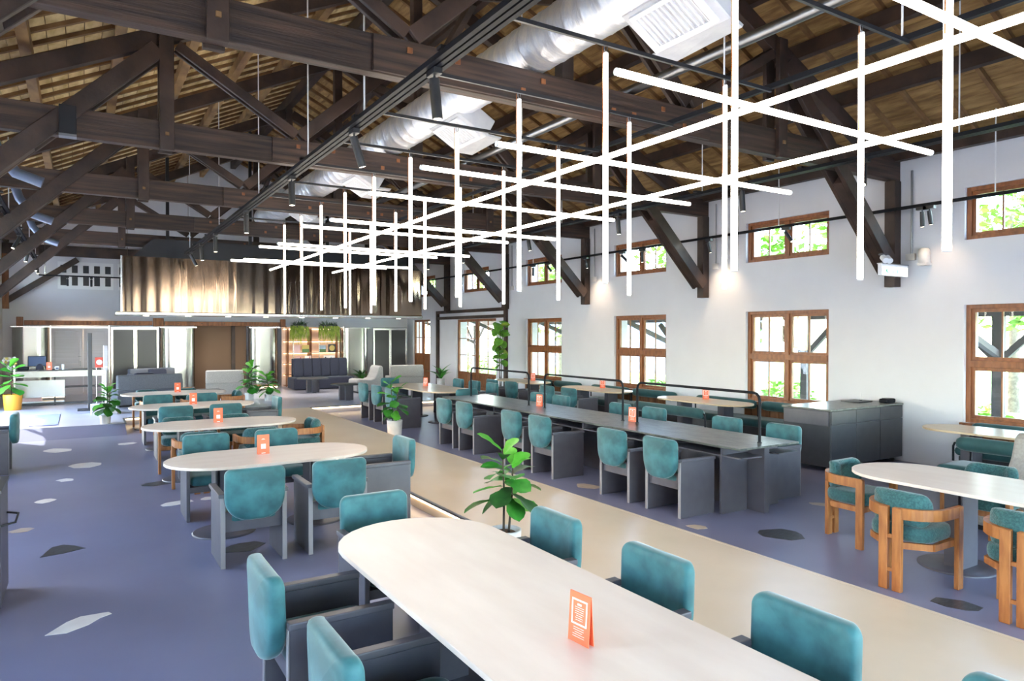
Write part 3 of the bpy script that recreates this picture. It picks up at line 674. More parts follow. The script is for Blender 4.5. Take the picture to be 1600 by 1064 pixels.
for k, yv in enumerate((9.88, 13.78, 17.68)):
    cd = thing('conduit', 'thin conduit with white junction box beside the %s wall post' % ORD[k+1], 'conduit', (XR-.03, yv-.14, 3.3), group='conduits beside the wall posts')
    obj('pipe', MB().tube([(XR-.03, yv-.16, 3.4), (XR-.03, yv-.16, 4.6)], .013, 8), 'grey_steel', cd, world=True)
    obj('junction_box', B(XR-.06, XR-.002, yv-.23, yv-.09, 3.28, 3.40), 'pot_white', cd, world=True, bevel=.006)
el = thing('emergency_lamp', 'twin-head emergency lamp on the nearest right brace', 'emergency lamp', (10.16, 5.90, 3.08))
obj('bracket', B(10.13, 10.30, 5.87, 5.93, 3.16, 3.19), 'black_metal', el, world=True)
for dx in (0, .11): obj('lamp_head', MB().tube([(10.16+dx, 5.88, 3.13), (10.10+dx, 5.80, 3.07)], .045, 12), 'white_paint', el, world=True)

# ------------------------------------------------------------------ furniture prototypes
def make_velvet():
    t_ = thing('velvet_armchair', '', 'chair')
    for s in (-1, 1):
        p = obj('side_panel', B(s*.2375, s*.2725, -.26, .26, 0, .60), 'panel_grey', t_, bevel=.004, seg=1)
        obj('armrest', B(s*.232, s*.290, -.265, .262, .60, .635), 'panel_grey', p, bevel=.006, seg=2)
        obj('edge', B(s*.236, s*.274, -.266, -.260, 0, .60), 'panel_edge', p)
    obj('seat_board', B(-.2375, .2375, -.235, .245, .30, .36), 'panel_grey', t_)
    obj('seat_cushion', MB().pillow(rrect(.455, .50, .07), .105, lambda u, v, t: (u, v+.01, .415+t + .012*(1-(u/.24)**2)*(1 if t > 0 else 0))), 'velvet', t_)
    def bf(u, v, t):
        y = -.262 - .10*(v+.2)*.35 + t - .045*(1-(u/.27)**2)
        return (u, y - .02, .628 + v)
    obj('backrest', MB().pillow(rrect(.50, .44, .055, 8, .19), .085, bf), 'velvet', t_)
    obj('back_board', B(-.2375, .2375, -.235, -.205, .30, .47), 'panel_grey', t_)
    return t_
def make_woodchair():
    t_ = thing('wooden_armchair', '', 'chair')
    # bent arm rail in two halves meeting at the pair of back posts, front legs at the arm ends
    for s in (-1, 1):
        path = [(s*.275, .215), (s*.275, .10), (s*.275, .0)] + [(s*.275*math.cos(R(a)), -.27*math.sin(R(a))) for a in (15, 30, 45, 60, 73)] + [(s*.024, -.27)]
        mb = MB(); n = len(path); v = []
        for i, (x_, y_) in enumerate(path):
            a = Vector(path[max(i-1, 0)]); b = Vector(path[min(i+1, n-1)]); d = (b-a).normalized(); nr = Vector((-d.y, d.x))
            for o, z in ((-.017, .565), (.017, .565), (.017, .65), (-.017, .65)): v.append((x_+nr.x*o, y_+nr.y*o, z))
        f = [(0, 1, 2, 3), tuple(4*(n-1)+k for k in (3, 2, 1, 0))]
        for i in range(n-1):
            for k in range(4): f.append((4*i+k, 4*(i+1)+k, 4*(i+1)+(k+1) % 4, 4*i+(k+1) % 4))
        obj('arm_rail', mb.add(v, f), 'oak', t_)
        obj('leg', B(s*.256, s*.294, .155, .225, 0, .645), 'oak', t_, bevel=.004, seg=1)
        obj('leg', B(s*.018, s*.088, -.292, -.252, 0, .648), 'oak', t_, bevel=.004, seg=1)
        obj('seat_rail', B(s*.225, s*.256, -.12, .21, .335, .385), 'oak', t_)
    for z in (.16, .42): obj('spacer', B(-.018, .018, -.284, -.26, z-.014, z+.014), 'oak', t_)
    obj('seat_rail', B(-.225, .225, .175, .205, .335, .385), 'oak', t_)
    obj('seat_rail', MB().bar((-.235, -.12, .36), (-.06, -.255, .36), .03, .05).bar((.235, -.12, .36), (.06, -.255, .36), .03, .05), 'oak', t_)
    obj('seat_cushion', MB().pillow([(.245*math.copysign(abs(math.cos(2*PI*k/28))**.55, math.cos(2*PI*k/28)), .235*math.copysign(abs(math.sin(2*PI*k/28))**.55, math.sin(2*PI*k/28))) for k in range(28)], .12, lambda u, v, t: (u, v+.01, .445+t)), 'boucle', t_)
    def bf(u, v, t):
        ang = u/.235; rr = .198 - t*.9
        return (rr*1.03*math.sin(ang), -.012 - rr*math.cos(ang)*1.0, .63 + v + .0*t)
    obj('backrest', MB().pillow(rrect(.60, .26, .11, 6), .10, bf), 'boucle', t_)
    return t_
def make_table(L, W, label, group=None, h=.74, top='table_cream', bases=2, rot=0, loc=(0, 0, 0), base_off=.46):
    t_ = thing('oval_table', label, 'table', loc, rot, group)
    o = stadium(L, W)
    obj('tabletop', MB().prism(o, h-.028, h), top, t_, bevel=.004, seg=2)
    for s in ((-1, 1) if bases == 2 else (0,)):
        xx = s*base_off
        b = obj('pedestal', MB().box(xx-.055, xx+.055, -.11, .11, .018, h-.04).box(xx-.10, xx-.085, -.13, .13, .018, h-.04), 'panel_grey', t_)
        obj('base_plate', MB().lathe([(.30, 0), (.30, .012), (.285, .018), (0, .018)], 36, (xx, 0, 0)), 'panel_grey', b)
    obj('under_rail', B(-base_off-.15, base_off+.15, -.10, .10, h-.055, h-.028), 'panel_grey', t_)
    return t_
V0 = make_velvet(); W0 = make_woodchair(); used = {}
def chair(kind, x, y, deg, label, group, z=0.0):
    p = V0 if kind == 'v' else W0
    if kind not in used:
        used[kind] = 1; p.location = (x, y, z); p.rotation_euler = (0, 0, R(deg)); p['label'] = label; p['group'] = group; return p
    return dup(p, (x, y, z), R(deg), label, group)
FX, FNX, FY, FNY = -90, 90, 0, 180       # facing +X, -X, +Y, -Y
VD = 'teal velvet armchair '; WD = 'oak armchair with teal cushions '
# table A, nearest
make_table(3.8, 1.01, 'nearest long pale oval table in the foreground', 'pale oval dining tables', rot=PI/2, loc=(1.765, 2.48, 0), base_off=1.15)
g = 'velvet chairs at the foreground table'
chair('v', 1.08, 3.58, FX, VD + 'at the left of the foreground table, the farther one', g)
chair('v', 1.12, 2.60, FX, VD + 'at the left of the foreground table, the nearer one', g)
chair('v', 1.78, 4.45, FNY, VD + 'at the far end of the foreground table', g)
for k, yv in enumerate((3.62, 2.70, 1.82, .95)):
    chair('v', 2.27, yv, FNX, VD + 'at the right of the foreground table, %s' % ['farthest', 'second farthest', 'third', 'cut off below'][k], g)
tb = [('B', 7.45, 'v', 'second'), ('C', 10.45, 'w', 'third'), ('D', 13.35, 'v', 'fourth'), ('E', 16.28, 'w', 'fifth')]
for nm, yv, kd, od in tb:
    make_table(2.02, 1.02, '%s pale oval table from the camera in the left row' % od, 'pale oval dining tables', loc=(1.67, yv, 0))
    D_ = VD if kd == 'v' else WD; g = 'chairs at the %s table of the left row' % od
    off = .93 if kd == 'v' else .82
    chair(kd, 1.26, yv-off, FY, D_ + 'on the near side of the %s left table, left one' % od, g)
    chair(kd, 2.00, yv-off, FY, D_ + 'on the near side of the %s left table, right one' % od, g)
    chair(kd, 1.20, yv+off-.12, FNY, D_ + 'on the far side of the %s left table, left one' % od, g)
    chair(kd, 1.98, yv+off-.12, FNY, D_ + 'on the far side of the %s left table, right one' % od, g)
    chair(kd, 2.72, yv-.30, FNX, D_ + 'at the right end of the %s left table' % od, g)
# chair and dark table cut by the left edge
chair('v', -1.15, 12.3, FNX, VD + 'cut by the left edge of the picture', 'chairs by the left wall')
make_table(.62, .6, 'small dark table by the left wall', None, loc=(-1.66, 12.3, 0), bases=1, top='slate', base_off=0)
# bar table
bt = thing('bar_table', 'long slate-topped communal table with grey panel legs and lower shelf', 'table', (6.46, 8.6, 0))
BX0, BX1, BY0, BY1, BH = 5.96, 6.96, 4.99, 12.2, .76
obj('tabletop', B(BX0, BX1, BY0, BY1, BH-.022, BH), 'slate', bt, world=True, bevel=.003, seg=1)
obj('shelf', B(BX0+.02, BX0+.36, BY0, BY1, .640, .655), 'panel_grey', bt, world=True)
obj('shelf', B(BX1-.36, BX1-.02, BY0, BY1, .640, .655), 'panel_grey', bt, world=True)
k = 0; yv = BY0 + .28
while yv < BY1:
    obj('divider', B(BX0+.03, BX1-.03, yv-.012, yv+.012, .655, BH-.022), 'panel_grey', bt, world=True)
    if k % 2 == 0:
        obj('leg_panel', B(BX0+.02, BX0+.44, yv-.014, yv+.014, 0, .640), 'panel_grey', bt, world=True)
        obj('leg_panel', B(BX1-.44, BX1-.02, yv-.014, yv+.014, 0, .640), 'panel_grey', bt, world=True)
    yv += .83; k += 1
obj('spine', B(6.42, 6.50, BY0+.05, BY1-.05, 0, BH-.022), 'panel_grey', bt, world=True)
for k, (ya, yb) in enumerate(((5.17, 7.20), (7.50, 9.45), (9.93, 12.0))):
    lb = thing('table_rail', 'bent black tube rail on the slate table, %s' % ['nearest', 'middle one', 'farthest'][k], 'rail', (6.5, (ya+yb)/2, BH), group='tube rails on the slate table')
    pts = [(6.5, ya, BH), (6.5, ya, 1.24)] + [(6.5, ya+.08-.08*math.cos(R(a)), 1.24+.08*math.sin(R(a))) for a in (30, 60, 90)] + [(6.5, yb-.08+.08*math.cos(R(a)), 1.24+.08*math.sin(R(a))) for a in (90, 60, 30)] + [(6.5, yb, 1.24), (6.5, yb, BH)]
    obj('tube', MB().tube(pts, .016, 10), 'black_gloss', lb, world=True)
    for yy in (ya, yb): obj('foot', MB().lathe([(.026, BH), (.026, BH+.008), (.016, BH+.012)], 12, (6.5, yy, 0)), 'black_metal', lb, world=True)
for k, yv in enumerate((5.63, 6.45, 8.0, 8.75, 10.25, 11.0)):
    chair('v', 5.72, yv, FX, VD + 'on the walkway side of the slate table, %s from the near end' % ORD[k], 'velvet chairs along the slate table')
for k, yv in enumerate((5.62, 6.52, 7.95, 8.75, 10.40, 11.15)):
    chair('v', 7.22, yv, FNX, VD + 'on the window side of the slate table, %s from the near end' % ORD[k], 'velvet chairs along the slate table')
# table F, right foreground
make_table(3.0, .97, 'pale oval table at the right edge with oak chairs', 'pale oval dining tables', rot=PI/2, loc=(6.37, 2.40, 0), base_off=.62)
g = 'oak chairs at the right foreground table'
chair('w', 6.37, 3.92, FNY, WD + 'at the far end of the right foreground table', g)
chair('w', 5.62, 3.02, FX, WD + 'on the walkway side of the right foreground table', g)
chair('w', 5.68, 2.20, FX, WD + 'cut by the right edge of the picture', g)
chair('w', 7.15, 3.15, FNX, WD + 'on the window side of the right foreground table', g)
# table G, far right
make_table(3.0, 1.15, 'pale oval table beyond the slate table', 'pale oval dining tables', rot=PI/2, loc=(6.85, 14.75, 0), base_off=.7, top='table_warm')
g = 'velvet chairs at the table beyond the slate table'
for k, yv in enumerate((13.78, 14.62, 15.46)): chair('v', 5.84, yv, FX, VD + 'on the walkway side beyond the slate table, %s' % ['nearest', 'middle', 'farthest'][k], g)
for k, yv in enumerate((13.9, 14.75, 15.6)): chair('v', 7.78, yv, FNX, VD + 'on the window side of the table beyond the slate table, %s' % ['nearest', 'middle', 'farthest'][k], g)
chair('v', 6.75, 16.55, FNY, VD + 'at the far end of the table beyond the slate table', g)
chair('v', 6.75, 12.95, FY, VD + 'at the near end of the table beyond the slate table', g)
# booth tables along the window wall
BT = [(9.88, 4.05), (9.90, 9.15), (9.90, 12.35), (9.90, 15.45)]
for k, (xx, yv) in enumerate(BT):
    make_table(2.1, .78, 'warm oval booth table by the window wall, %s from the camera' % ORD[k], 'booth tables by the windows', rot=PI/2, loc=(xx, yv, 0), top='table_warm', base_off=.5)
def bench(loc, L, label, facing_left=True, group=None):
    """bench along Y: padded seat, roll back on black pipe posts; local +X is the back side"""
    t_ = thing('roll_back_bench', label, 'bench', loc, 0, group)
    obj('seat_cushion', MB().pillow(rrect(.52, L, .05), .15, lambda u, v, t: (u, v, .365+t)), 'velvet_dark', t_)
    obj('plinth', B(-.22, .22, -L/2+.05, L/2-.05, 0, .295), 'cabinet_dark', t_, bevel=.01)
    nr = max(1, round(L/1.6))
    for i in range(nr):
        y0 = -L/2 + L*i/nr + .06; y1 = -L/2 + L*(i+1)/nr - .06
        n = 16; mb = MB(); ys = [y0, y0+.012, y0+.05, y0+.12] + [y1-.12, y1-.05, y1-.012, y1]; rs = [.02, .055, .078, .088, .088, .078, .055, .02]
        v = [(.13 + r*math.cos(2*PI*j/n)*.75, y, .655 + r*math.sin(2*PI*j/n)) for y, r in zip(ys, rs) for j in range(n)]
        mb.add(v, [(a*n+j, a*n+(j+1) % n, (a+1)*n+(j+1) % n, (a+1)*n+j) for a in range(7) for j in range(n)], True)
        mb.add(v[:n], [tuple(range(n))]); mb.add(v[-n:], [tuple(range(n))[::-1]])
        obj('back_roll', mb, 'velvet_dark', t_)
        for yy, s in ((y0, -1), (y1, 1)): obj('pipe_post', MB().tube([(.13, yy-s*.02, .655), (.13, yy+s*.02, .65), (.13, yy+s*.035, .61), (.13, yy+s*.035, .43)], .014, 8), 'black_gloss', t_)
    return t_
bg_ = 'roll-back benches'
bench((8.98, 3.55, 0), 1.7, 'dark teal roll-back bench in front of the right-hand booth table', group=bg_)
bench((8.62, 8.92, 0), 1.8, 'green roll-back bench between the slate table and the booth', group=bg_)
bench((10.56, 4.0, 0), 1.9, 'dark teal wall bench under the nearest window', group=bg_)
bench((10.60, 8.55, 0), 3.2, 'dark teal wall bench under the window left of the dark cabinet', group=bg_)
bench((10.60, 12.1, 0), 3.0, 'dark teal wall bench under the third window', group=bg_)
bench((10.60, 15.2, 0), 2.6, 'dark teal wall bench under the farthest window', group=bg_)
for k, yv in enumerate((11.75, 12.55, 14.05, 14.95)):
    chair('v', 9.0, yv, FX, VD + 'at the booth tables, %s from the camera' % ORD[k], 'velvet chairs at the booth tables')
# dark sideboard on castors
cb = thing('sideboard', 'dark charcoal rolling sideboard against the window wall', 'cabinet', (9.94, 6.35, 0))
obj('body', B(9.02, 10.86, 5.97, 6.74, .08, .885), 'cabinet_dark', cb, world=True, bevel=.004, seg=1)
obj('top', B(9.0, 10.87, 5.95, 6.76, .885, .91), 'slate', cb, world=True, bevel=.003, seg=1)
for i in range(3):
    a, b = 9.03 + .61*i, 9.03 + .61*(i+1) - .008
    obj('drawer_front', B(a, b, 5.955, 5.97, .69, .88), 'cabinet_dark', cb, world=True, bevel=.003, seg=1)
    obj('door', B(a, b, 5.955, 5.97, .085, .68), 'cabinet_dark', cb, world=True, bevel=.003, seg=1)
obj('side_flap', B(9.002, 9.02, 5.99, 6.72, .67, .88), 'panel_grey', cb, world=True, bevel=.004, seg=1)
for xx in (9.12, 10.75):
    for yy in (6.05, 6.66): obj('castor', MB().tube([(xx-.015, yy, .038), (xx+.015, yy, .038)], .038, 14).box(xx-.02, xx+.02, yy-.02, yy+.02, .05, .08), 'grey_steel', cb, world=True)
setp(obj('tray', MB().box(10.25, 10.62, 6.3, 6.6, .91, .925), 'black_metal'), 'thin black tray on the dark sideboard', 'tray')
tp = thing('device', 'small black rounded device on the end of the sideboard', 'device', (10.72, 6.12, .91))
obj('body', B(10.60, 10.84, 6.05, 6.19, .91, .975), 'black_gloss', tp, world=True, bevel=.02, seg=3)
obj('slot', B(10.66, 10.78, 6.07, 6.17, .975, .98), 'cabinet_dark', tp, world=True)
cn = thing('candle_stick', 'thin white stick standing on the sideboard', 'stick', (10.55, 6.45, .925)); 
obj('stick', MB().tube([(10.55, 6.45, .925), (10.55, 6.45, 1.06)], .004, 6), 'white_paint', cn, world=True)
obj('foot', MB().lathe([(.02, .925), (.02, .935)], 12, (10.55, 6.45, 0)), 'black_metal', cn, world=True)
# grey cabinet cut by the left edge
lc = thing('side_cabinet', 'grey steel cabinet with black handle at the left edge', 'cabinet', (-.9, 6.38, 0))
obj('body', B(-1.4, -.50, 6.08, 6.69, .04, .86), 'panel_grey', lc, world=True, bevel=.004, seg=1)
obj('top', B(-1.41, -.49, 6.07, 6.70, .86, .88), 'cabinet_dark', lc, world=True)
obj('plinth', B(-1.38, -.52, 6.10, 6.67, 0, .04), 'cabinet_dark', lc, world=True)
obj('handle', MB().bar((-.50, 6.12, .62), (-.42, 6.20, .62), .012, .012).bar((-.42, 6.20, .62), (-.42, 6.50, .62), .012, .012).bar((-.42, 6.50, .62), (-.50, 6.58, .62), .012, .012), 'black_metal', lc, world=True)
# menu cards
def card(x, y, z, deg, label, framed=False):
    c = thing('menu_card', label, 'menu card', (x, y, z), R(deg), 'orange menu cards')
    v = [(-.06, -.016, 0), (.06, -.016, 0), (.06, -.003, .2), (-.06, -.003, .2), (-.06, -.013, 0), (.06, -.013, 0), (.06, 0, .2), (-.06, 0, .2)]
    F = [(0, 1, 2, 3), (7, 6, 5, 4), (0, 4, 5, 1), (1, 5, 6, 2), (2, 6, 7, 3), (3, 7, 4, 0)]
    obj('front', MB().add(v, F), 'orange_card', c)
    obj('back', MB().add([(a, -b, d) for a, b, d in v], [f[::-1] for f in F]), 'orange_card', c)
    def pt(u, h_): return (u, -.0168 + .013*h_/.2, h_)
    pr = MB()
    def quad(u0, u1, h0, h1): pr.add([pt(u0, h0), pt(u1, h0), pt(u1, h1), pt(u0, h1)], [(0, 1, 2, 3)])
    if framed:
        for q in ((-.045, -.038, .075, .175), (.038, .045, .075, .175), (-.045, .045, .168, .175), (-.045, .045, .072, .079)): quad(*q)
        quad(-.012, .012, .150, .158)
        for i, wd in enumerate((.026, .026, .026, .026, .018, .022, .02)): quad(-wd, wd, .142-.0085*i, .1435-.0085*i)
        for i, wd in enumerate((.03, .03, .022, .034, .034)): quad(-wd, wd, .060-.009*i, .0615-.009*i)
    else:
        quad(-.024, .024, .055, .105); quad(-.02, .02, .008, .014); quad(-.018, .018, .150, .153); quad(-.012, .012, .158, .161)
    obj('print', pr, 'white_print', c)
    return c
card(1.72, 2.24, .74, -84, 'orange menu card with white framed text on the foreground table', True)
for (nm, yv, kd, od), cx in zip(tb, (1.60, 1.63, 1.67, 1.73)): card(cx, yv+.05, .74, 0, 'orange menu card on the %s table of the left row' % od)
card(6.58, 9.72, BH, -72, 'orange menu card on the slate table by the middle rail, farther one', True)
card(6.56, 7.36, BH, -72, 'orange menu card on the slate table by the nearest rail', True)
card(6.95, 15.1, .74, -60, 'orange menu card on the table beyond the slate table', True)
card(10.08, 9.25, .74, -45, 'orange menu card on the booth table left of the sideboard', True)
card(10.14, 12.4, .74, -45, 'orange menu card on the third booth table', True)
card(10.15, 15.3, .74, -45, 'orange menu card on the farthest booth table', True)

# ------------------------------------------------------------------ plants
def leaf_mesh(name, L, W, m, kind='fiddle', curl=.25):
    prof = {'fiddle': [(0, .02), (.12, .30), (.25, .52), (.38, .56), (.52, .72), (.68, 1.0), (.82, .92), (.93, .58), (1, .05)],
            'round': [(0, .05), (.1, .55), (.25, .85), (.45, 1.0), (.65, .95), (.82, .72), (.94, .40), (1, .08)],
            'long': [(0, .1), (.15, .55), (.35, .9), (.55, 1.0), (.75, .75), (.9, .38), (1, .02)]}[kind]
    v = []; n = len(prof)
    for s, w_ in prof:
        z = curl*L*(s*.9 - s*s*1.3)
        hw = W/2*w_
        for a in (-1, -.5, 0, .5, 1): v.append((a*hw, s*L, z + abs(a)*.22*hw + .02*W*math.sin(s*14)*abs(a)))
    f = [(i*5+j, i*5+j+1, (i+1)*5+j+1, (i+1)*5+j) for i in range(n-1) for j in range(4)]
    me = bpy.data.meshes.new(name); me.from_pydata(v, [], f); me.polygons.foreach_set('use_smooth', [True]*len(f)); me.materials.append(M[m]); return me
LEAF = {'f': leaf_mesh('leaf', .20, .13, 'leaf'), 'fl': leaf_mesh('leaf', .20, .12, 'leaf_light', curl=.1), 'fd': leaf_mesh('leaf', .20, .13, 'leaf_dark'),
        'r': leaf_mesh('leaf', .24, .24, 'leaf_round', 'round'), 'ry': leaf_mesh('leaf', .24, .24, 'leaf_yellow', 'round'), 'l': leaf_mesh('leaf', .42, .10, 'leaf', 'long', .5), 'ld': leaf_mesh('leaf', .42, .10, 'leaf_dark', 'long', .5)}
def add_leaf(par, key, p, az, pitch, sc=1.0, roll=0.0):
    o = bpy.data.objects.new('leaf', LEAF[key]); COL.objects.link(o); o.parent = par; o.location = p
    o.rotation_euler = (Matrix.Rotation(az, 4, 'Z') @ Matrix.Rotation(pitch, 4, 'X') @ Matrix.Rotation(roll, 4, 'Y')).to_euler(); o.scale = (sc, sc, sc)
    return o
def pot(par, r0, r1, h_, m='pot_white'):
    obj('pot', MB().lathe([(r0*.96, 0), (r0, .01), (r1, h_-.01), (r1, h_), (r1-.018, h_), (r1-.02, h_-.05), (0.001, h_-.05)], 28), m, par)
    obj('soil', MB().lathe([(r1-.022, h_-.045), (r1-.05, h_-.025), (.001, h_-.02)], 20), 'soil', par)
def fiddle(loc, H, label, n=22, ph=.32, pr=(.13, .15), seed=1, sc=1.0, potm='pot_white', keys=('f', 'f', 'fd', 'fl'), stems=2, z0=.12, spread=1.0, cat='potted plant', group='potted fiddle-leaf plants'):
    t_ = thing('potted_plant', label, cat, loc, group=group); rr = random.Random(seed)
    if pr: pot(t_, pr[0], pr[1], ph, potm)
    for s in range(stems):
        a = rr.uniform(0, 6.28); dx, dy = .035*math.cos(a + s*3), .035*math.sin(a + s*3); tx, ty = dx*2.2, dy*2.2
        top = H*(1 - .12*s) - .06
        pts = [(dx, dy, max(ph-.05, 0)), ((dx+tx)/2+.01, (dy+ty)/2, (ph+top)/2), (tx, ty, top)]
        obj('stem', MB().tube(pts, .011, 7, r2=.006), 'stem', t_)
        m_ = n//stems; az = rr.uniform(0, 6.28)
        for k in range(m_):
            q = (k+.5)/m_; z = ph + z0 + (top - ph - z0)*q; az += 2.4 + rr.uniform(-.3, .3)
            x_ = dx + (tx-dx)*q; y_ = dy + (ty-dy)*q
            pit = (-.45 + 1.25*q**1.5) + rr.uniform(-.2, .2)
            key = 'fl' if (q > .85 and 'fl' in keys) else rr.choice(keys)
            add_leaf(t_, key, (x_, y_, z), az, pit, sc*(1.15 - .35*q)*rr.uniform(.85, 1.1)*spread, rr.uniform(-.5, .5))
    return t_
fiddle((3.0, 4.95, 0), 1.10, 'fiddle-leaf plant in a white pot behind the foreground table', 24, .36, (.12, .14), 5, 1.45, z0=.24)
fiddle((5.12, 12.55, 0), 1.12, 'fiddle-leaf plant in a white pot beside the walkway by the slate table', 22, .32, (.13, .15), 11, 1.45)
fiddle((.40, 16.46, STEP), .80, 'leafy plant in a small white pot at the lounge step', 26, .16, (.09, .10), 21, 1.35)
fiddle((3.95, 20.2, STEP), 1.0, 'taller bushy plant in front of the left beige armchair', 28, .2, (.12, .13), 31, 1.6)
fiddle((4.35, 19.6, STEP), .75, 'shorter bushy plant beside the walkway in the lounge', 26, .18, (.12, .13), 35, 1.5)
fiddle((-1.42, 20.45, STEP), 1.1, 'broad green plant in an orange pot by the reception desk', 14, .38, (.17, .20), 41, 1.9, 'pot_yellow', ('fl', 'f'), 1)
def bladed(loc, label, n, seed, pr=(.12, .14), ph=.3, sc=1.0):
    t_ = thing('potted_plant', label, 'potted plant', loc, group='long-leaved potted plants'); rr = random.Random(seed); pot(t_, pr[0], pr[1], ph)
    for k in range(n): add_leaf(t_, rr.choice(('l', 'ld')), (rr.uniform(-.03, .03), rr.uniform(-.03, .03), ph-.05), 2*PI*k/n + rr.uniform(-.3, .3), rr.uniform(.5, 1.3), sc*rr.uniform(.8, 1.3), 0)
    return t_
bladed((8.2, 23.1, STEP), 'long-leaved plant between the navy sofa and the beige chair', 12, 3, ph=.25, sc=1.1)
bladed((10.1, 20.75, STEP), 'long-leaved plant beside the beige sofa on the right', 10, 6, ph=.35, sc=1.2)
tp = thing('tall_plant', 'tall plant with big round leaves beside the glazed door', 'potted plant', (10.12, 16.93, 0))
pot(tp, .2, .24, .42); rr = random.Random(4)
for s, (dx, dy, hh) in enumerate(((.03, .02, 2.2), (-.04, -.03, 2.0))):
    obj('stem', MB().tube([(dx, dy, .37), (dx*1.5, dy*1.5, 1.2), (dx*2.5+.05, dy*3, hh)], .014, 7, r2=.008), 'stem', tp)
for k in range(24):
    q = k/23; z = 1.12 + 1.22*q; az = k*2.4
    add_leaf(tp, 'ry' if k in (7, 13, 20) else 'r', (rr.uniform(-.10, .12), rr.uniform(-.10, .10), z), az, rr.uniform(-1.1, .3), rr.uniform(.95, 1.35), rr.uniform(-.6, .6))

# ------------------------------------------------------------------ far end: panel screens
YP = 24.5; ZP = 2.17
def curved_panel(x0, x1, label, dx=.28, glow=True):
    t_ = thing('steel_screen', label, 'screen', ((x0+x1)/2, YP, STEP), group='curved steel screens')
    n = 20; w_ = x1-x0; v = []
    prof = []
    for i in range(n+1):
        s = i/n; xx = x0 + w_*s
        e = min(s, 1-s)*w_
        yy = YP + (.22*(1-math.sqrt(max(0, 1-(1-min(e, dx)/dx)**2))) if e < dx else 0)
        prof.append((xx, yy))
    v = [(x_, y_, z) for x_, y_ in prof for z in (STEP+.10, ZP)] 
    f = [(2*i, 2*i+2, 2*i+3, 2*i+1) for i in range(n)]
    obj('steel_sheet', MB().add(v, f, True), 'steel_panel', t_, world=True)
    for u in (.30, .72): obj('seam', B(x0+w_*u-.004, x0+w_*u+.004, YP-.006, YP-.001, STEP+.1, ZP), 'panel_grey', t_, world=True)
    obj('back_panel', B(x0+.02, x1-.02, YP+.24, YP+.28, STEP, ZP-.02), 'grey_panel', t_, world=True)
    obj('top_rail', B(x0-.02, x1+.02, YP-.03, YP+.28, ZP, ZP+.03), 'steel_frame', t_, world=True)
    obj('plinth', B(x0+.1, x1-.1, YP+.03, YP+.2, STEP, STEP+.10), 'tan', t_, world=True)
    if glow: obj('base_light', B(x0+.1, x1-.1, YP-.10, YP-.06, STEP+.0, STEP+.025), 'led_soft', t_, world=True)
    return t_
curved_panel(-1.72, -.82, 'curved brushed steel screen at the far left behind the reception', glow=False)
curved_panel(2.12, 3.14, 'curved brushed steel screen left of the tan doorway', dx=.3)
curved_panel(4.80, 5.78, 'curved brushed steel screen right of the tan doorway', dx=.3)
curved_panel(7.95, 9.02, 'curved brushed steel screen right of the bookshelf', dx=.3)
# grey double door behind reception
d3 = thing('door_3', 'pale grey panelled double door behind the reception desk', None, (-.05, YP, STEP), kind='structure')
for a, b in ((-.76, .02), (.04, .68)):
    lf = obj('door_leaf', B(a, b, YP+.02, YP+.06, STEP, ZP-.03), 'grey_panel', d3, world=True)
    for z0, z1 in ((STEP+.12, .95), (1.1, ZP-.12)): obj('door_panel', B(a+.08, b-.10, YP+.005, YP+.02, z0, z1), 'grey_panel', d3, world=True, bevel=.004, seg=1)
    hh = 10
    for k in range(hh): obj('louvre', B(a+.085, b-.105, YP-.003, YP+.005, 1.12+k*.092, 1.12+k*.092+.07), 'grey_panel', d3, world=True)
obj('handle', MB().box(-.06, -.03, YP-.03, YP-.006, 1.0, 1.16).bar((-.10, YP-.02, 1.30), (-.02, YP-.02, 1.30), .02, .02), 'grey_steel', d3, world=True)
obj('door_frame', MB().box(-.80, -.77, YP-.03, YP+.1, STEP, ZP+.06).box(.69, .72, YP-.03, YP+.1, STEP, ZP+.06).box(-.77, .69, YP-.02, YP+.1, ZP-.02, ZP+.02), 'steel_frame', d3, world=True)
def dark_door(i, x0, x1, label):
    t_ = thing('door_%d' % i, label, None, ((x0+x1)/2, YP, STEP), kind='structure'); m_ = (x0+x1)/2
    obj('door_frame', MB().box(x0, x0+.05, YP-.02, YP+.08, STEP, ZP).box(x1-.05, x1, YP-.02, YP+.08, STEP, ZP).box(x0+.05, x1-.05, YP-.02, YP+.08, ZP-.06, ZP).box(m_-.045, m_+.045, YP-.02, YP+.07, STEP, ZP-.06), 'steel_frame', t_, world=True)
    for a, b in ((x0+.05, m_-.045), (m_+.045, x1-.05)): obj('pane', B(a, b, YP+.02, YP+.04, STEP+.02, ZP-.06), 'dark_glass', t_, world=True)
    obj('head_rail', B(x0-.02, x1+.02, YP-.02, YP+.1, ZP, ZP+.04), 'grey_steel', t_, world=True)
dark_door(4, .76, 2.06, 'dark glass double door with steel frame, left of the curved screens')
dark_door(5, 9.16, 10.48, 'dark glass double door with steel frame in the far right corner')
# tan doorway
td = thing('wall_recess', 'tan panelled doorway between two steel screens', None, (3.97, YP+.3, STEP), kind='structure')
obj('panel', B(3.15, 4.30, YP+.50, YP+.54, STEP, ZP+.1), 'tan', td, world=True)
obj('panel', B(4.30, 4.42, YP+.44, YP+.54, STEP, ZP+.1), 'dark_wood', td, world=True)
obj('panel', B(4.42, 4.78, YP+.48, YP+.54, STEP, ZP+.1), 'tan', td, world=True)
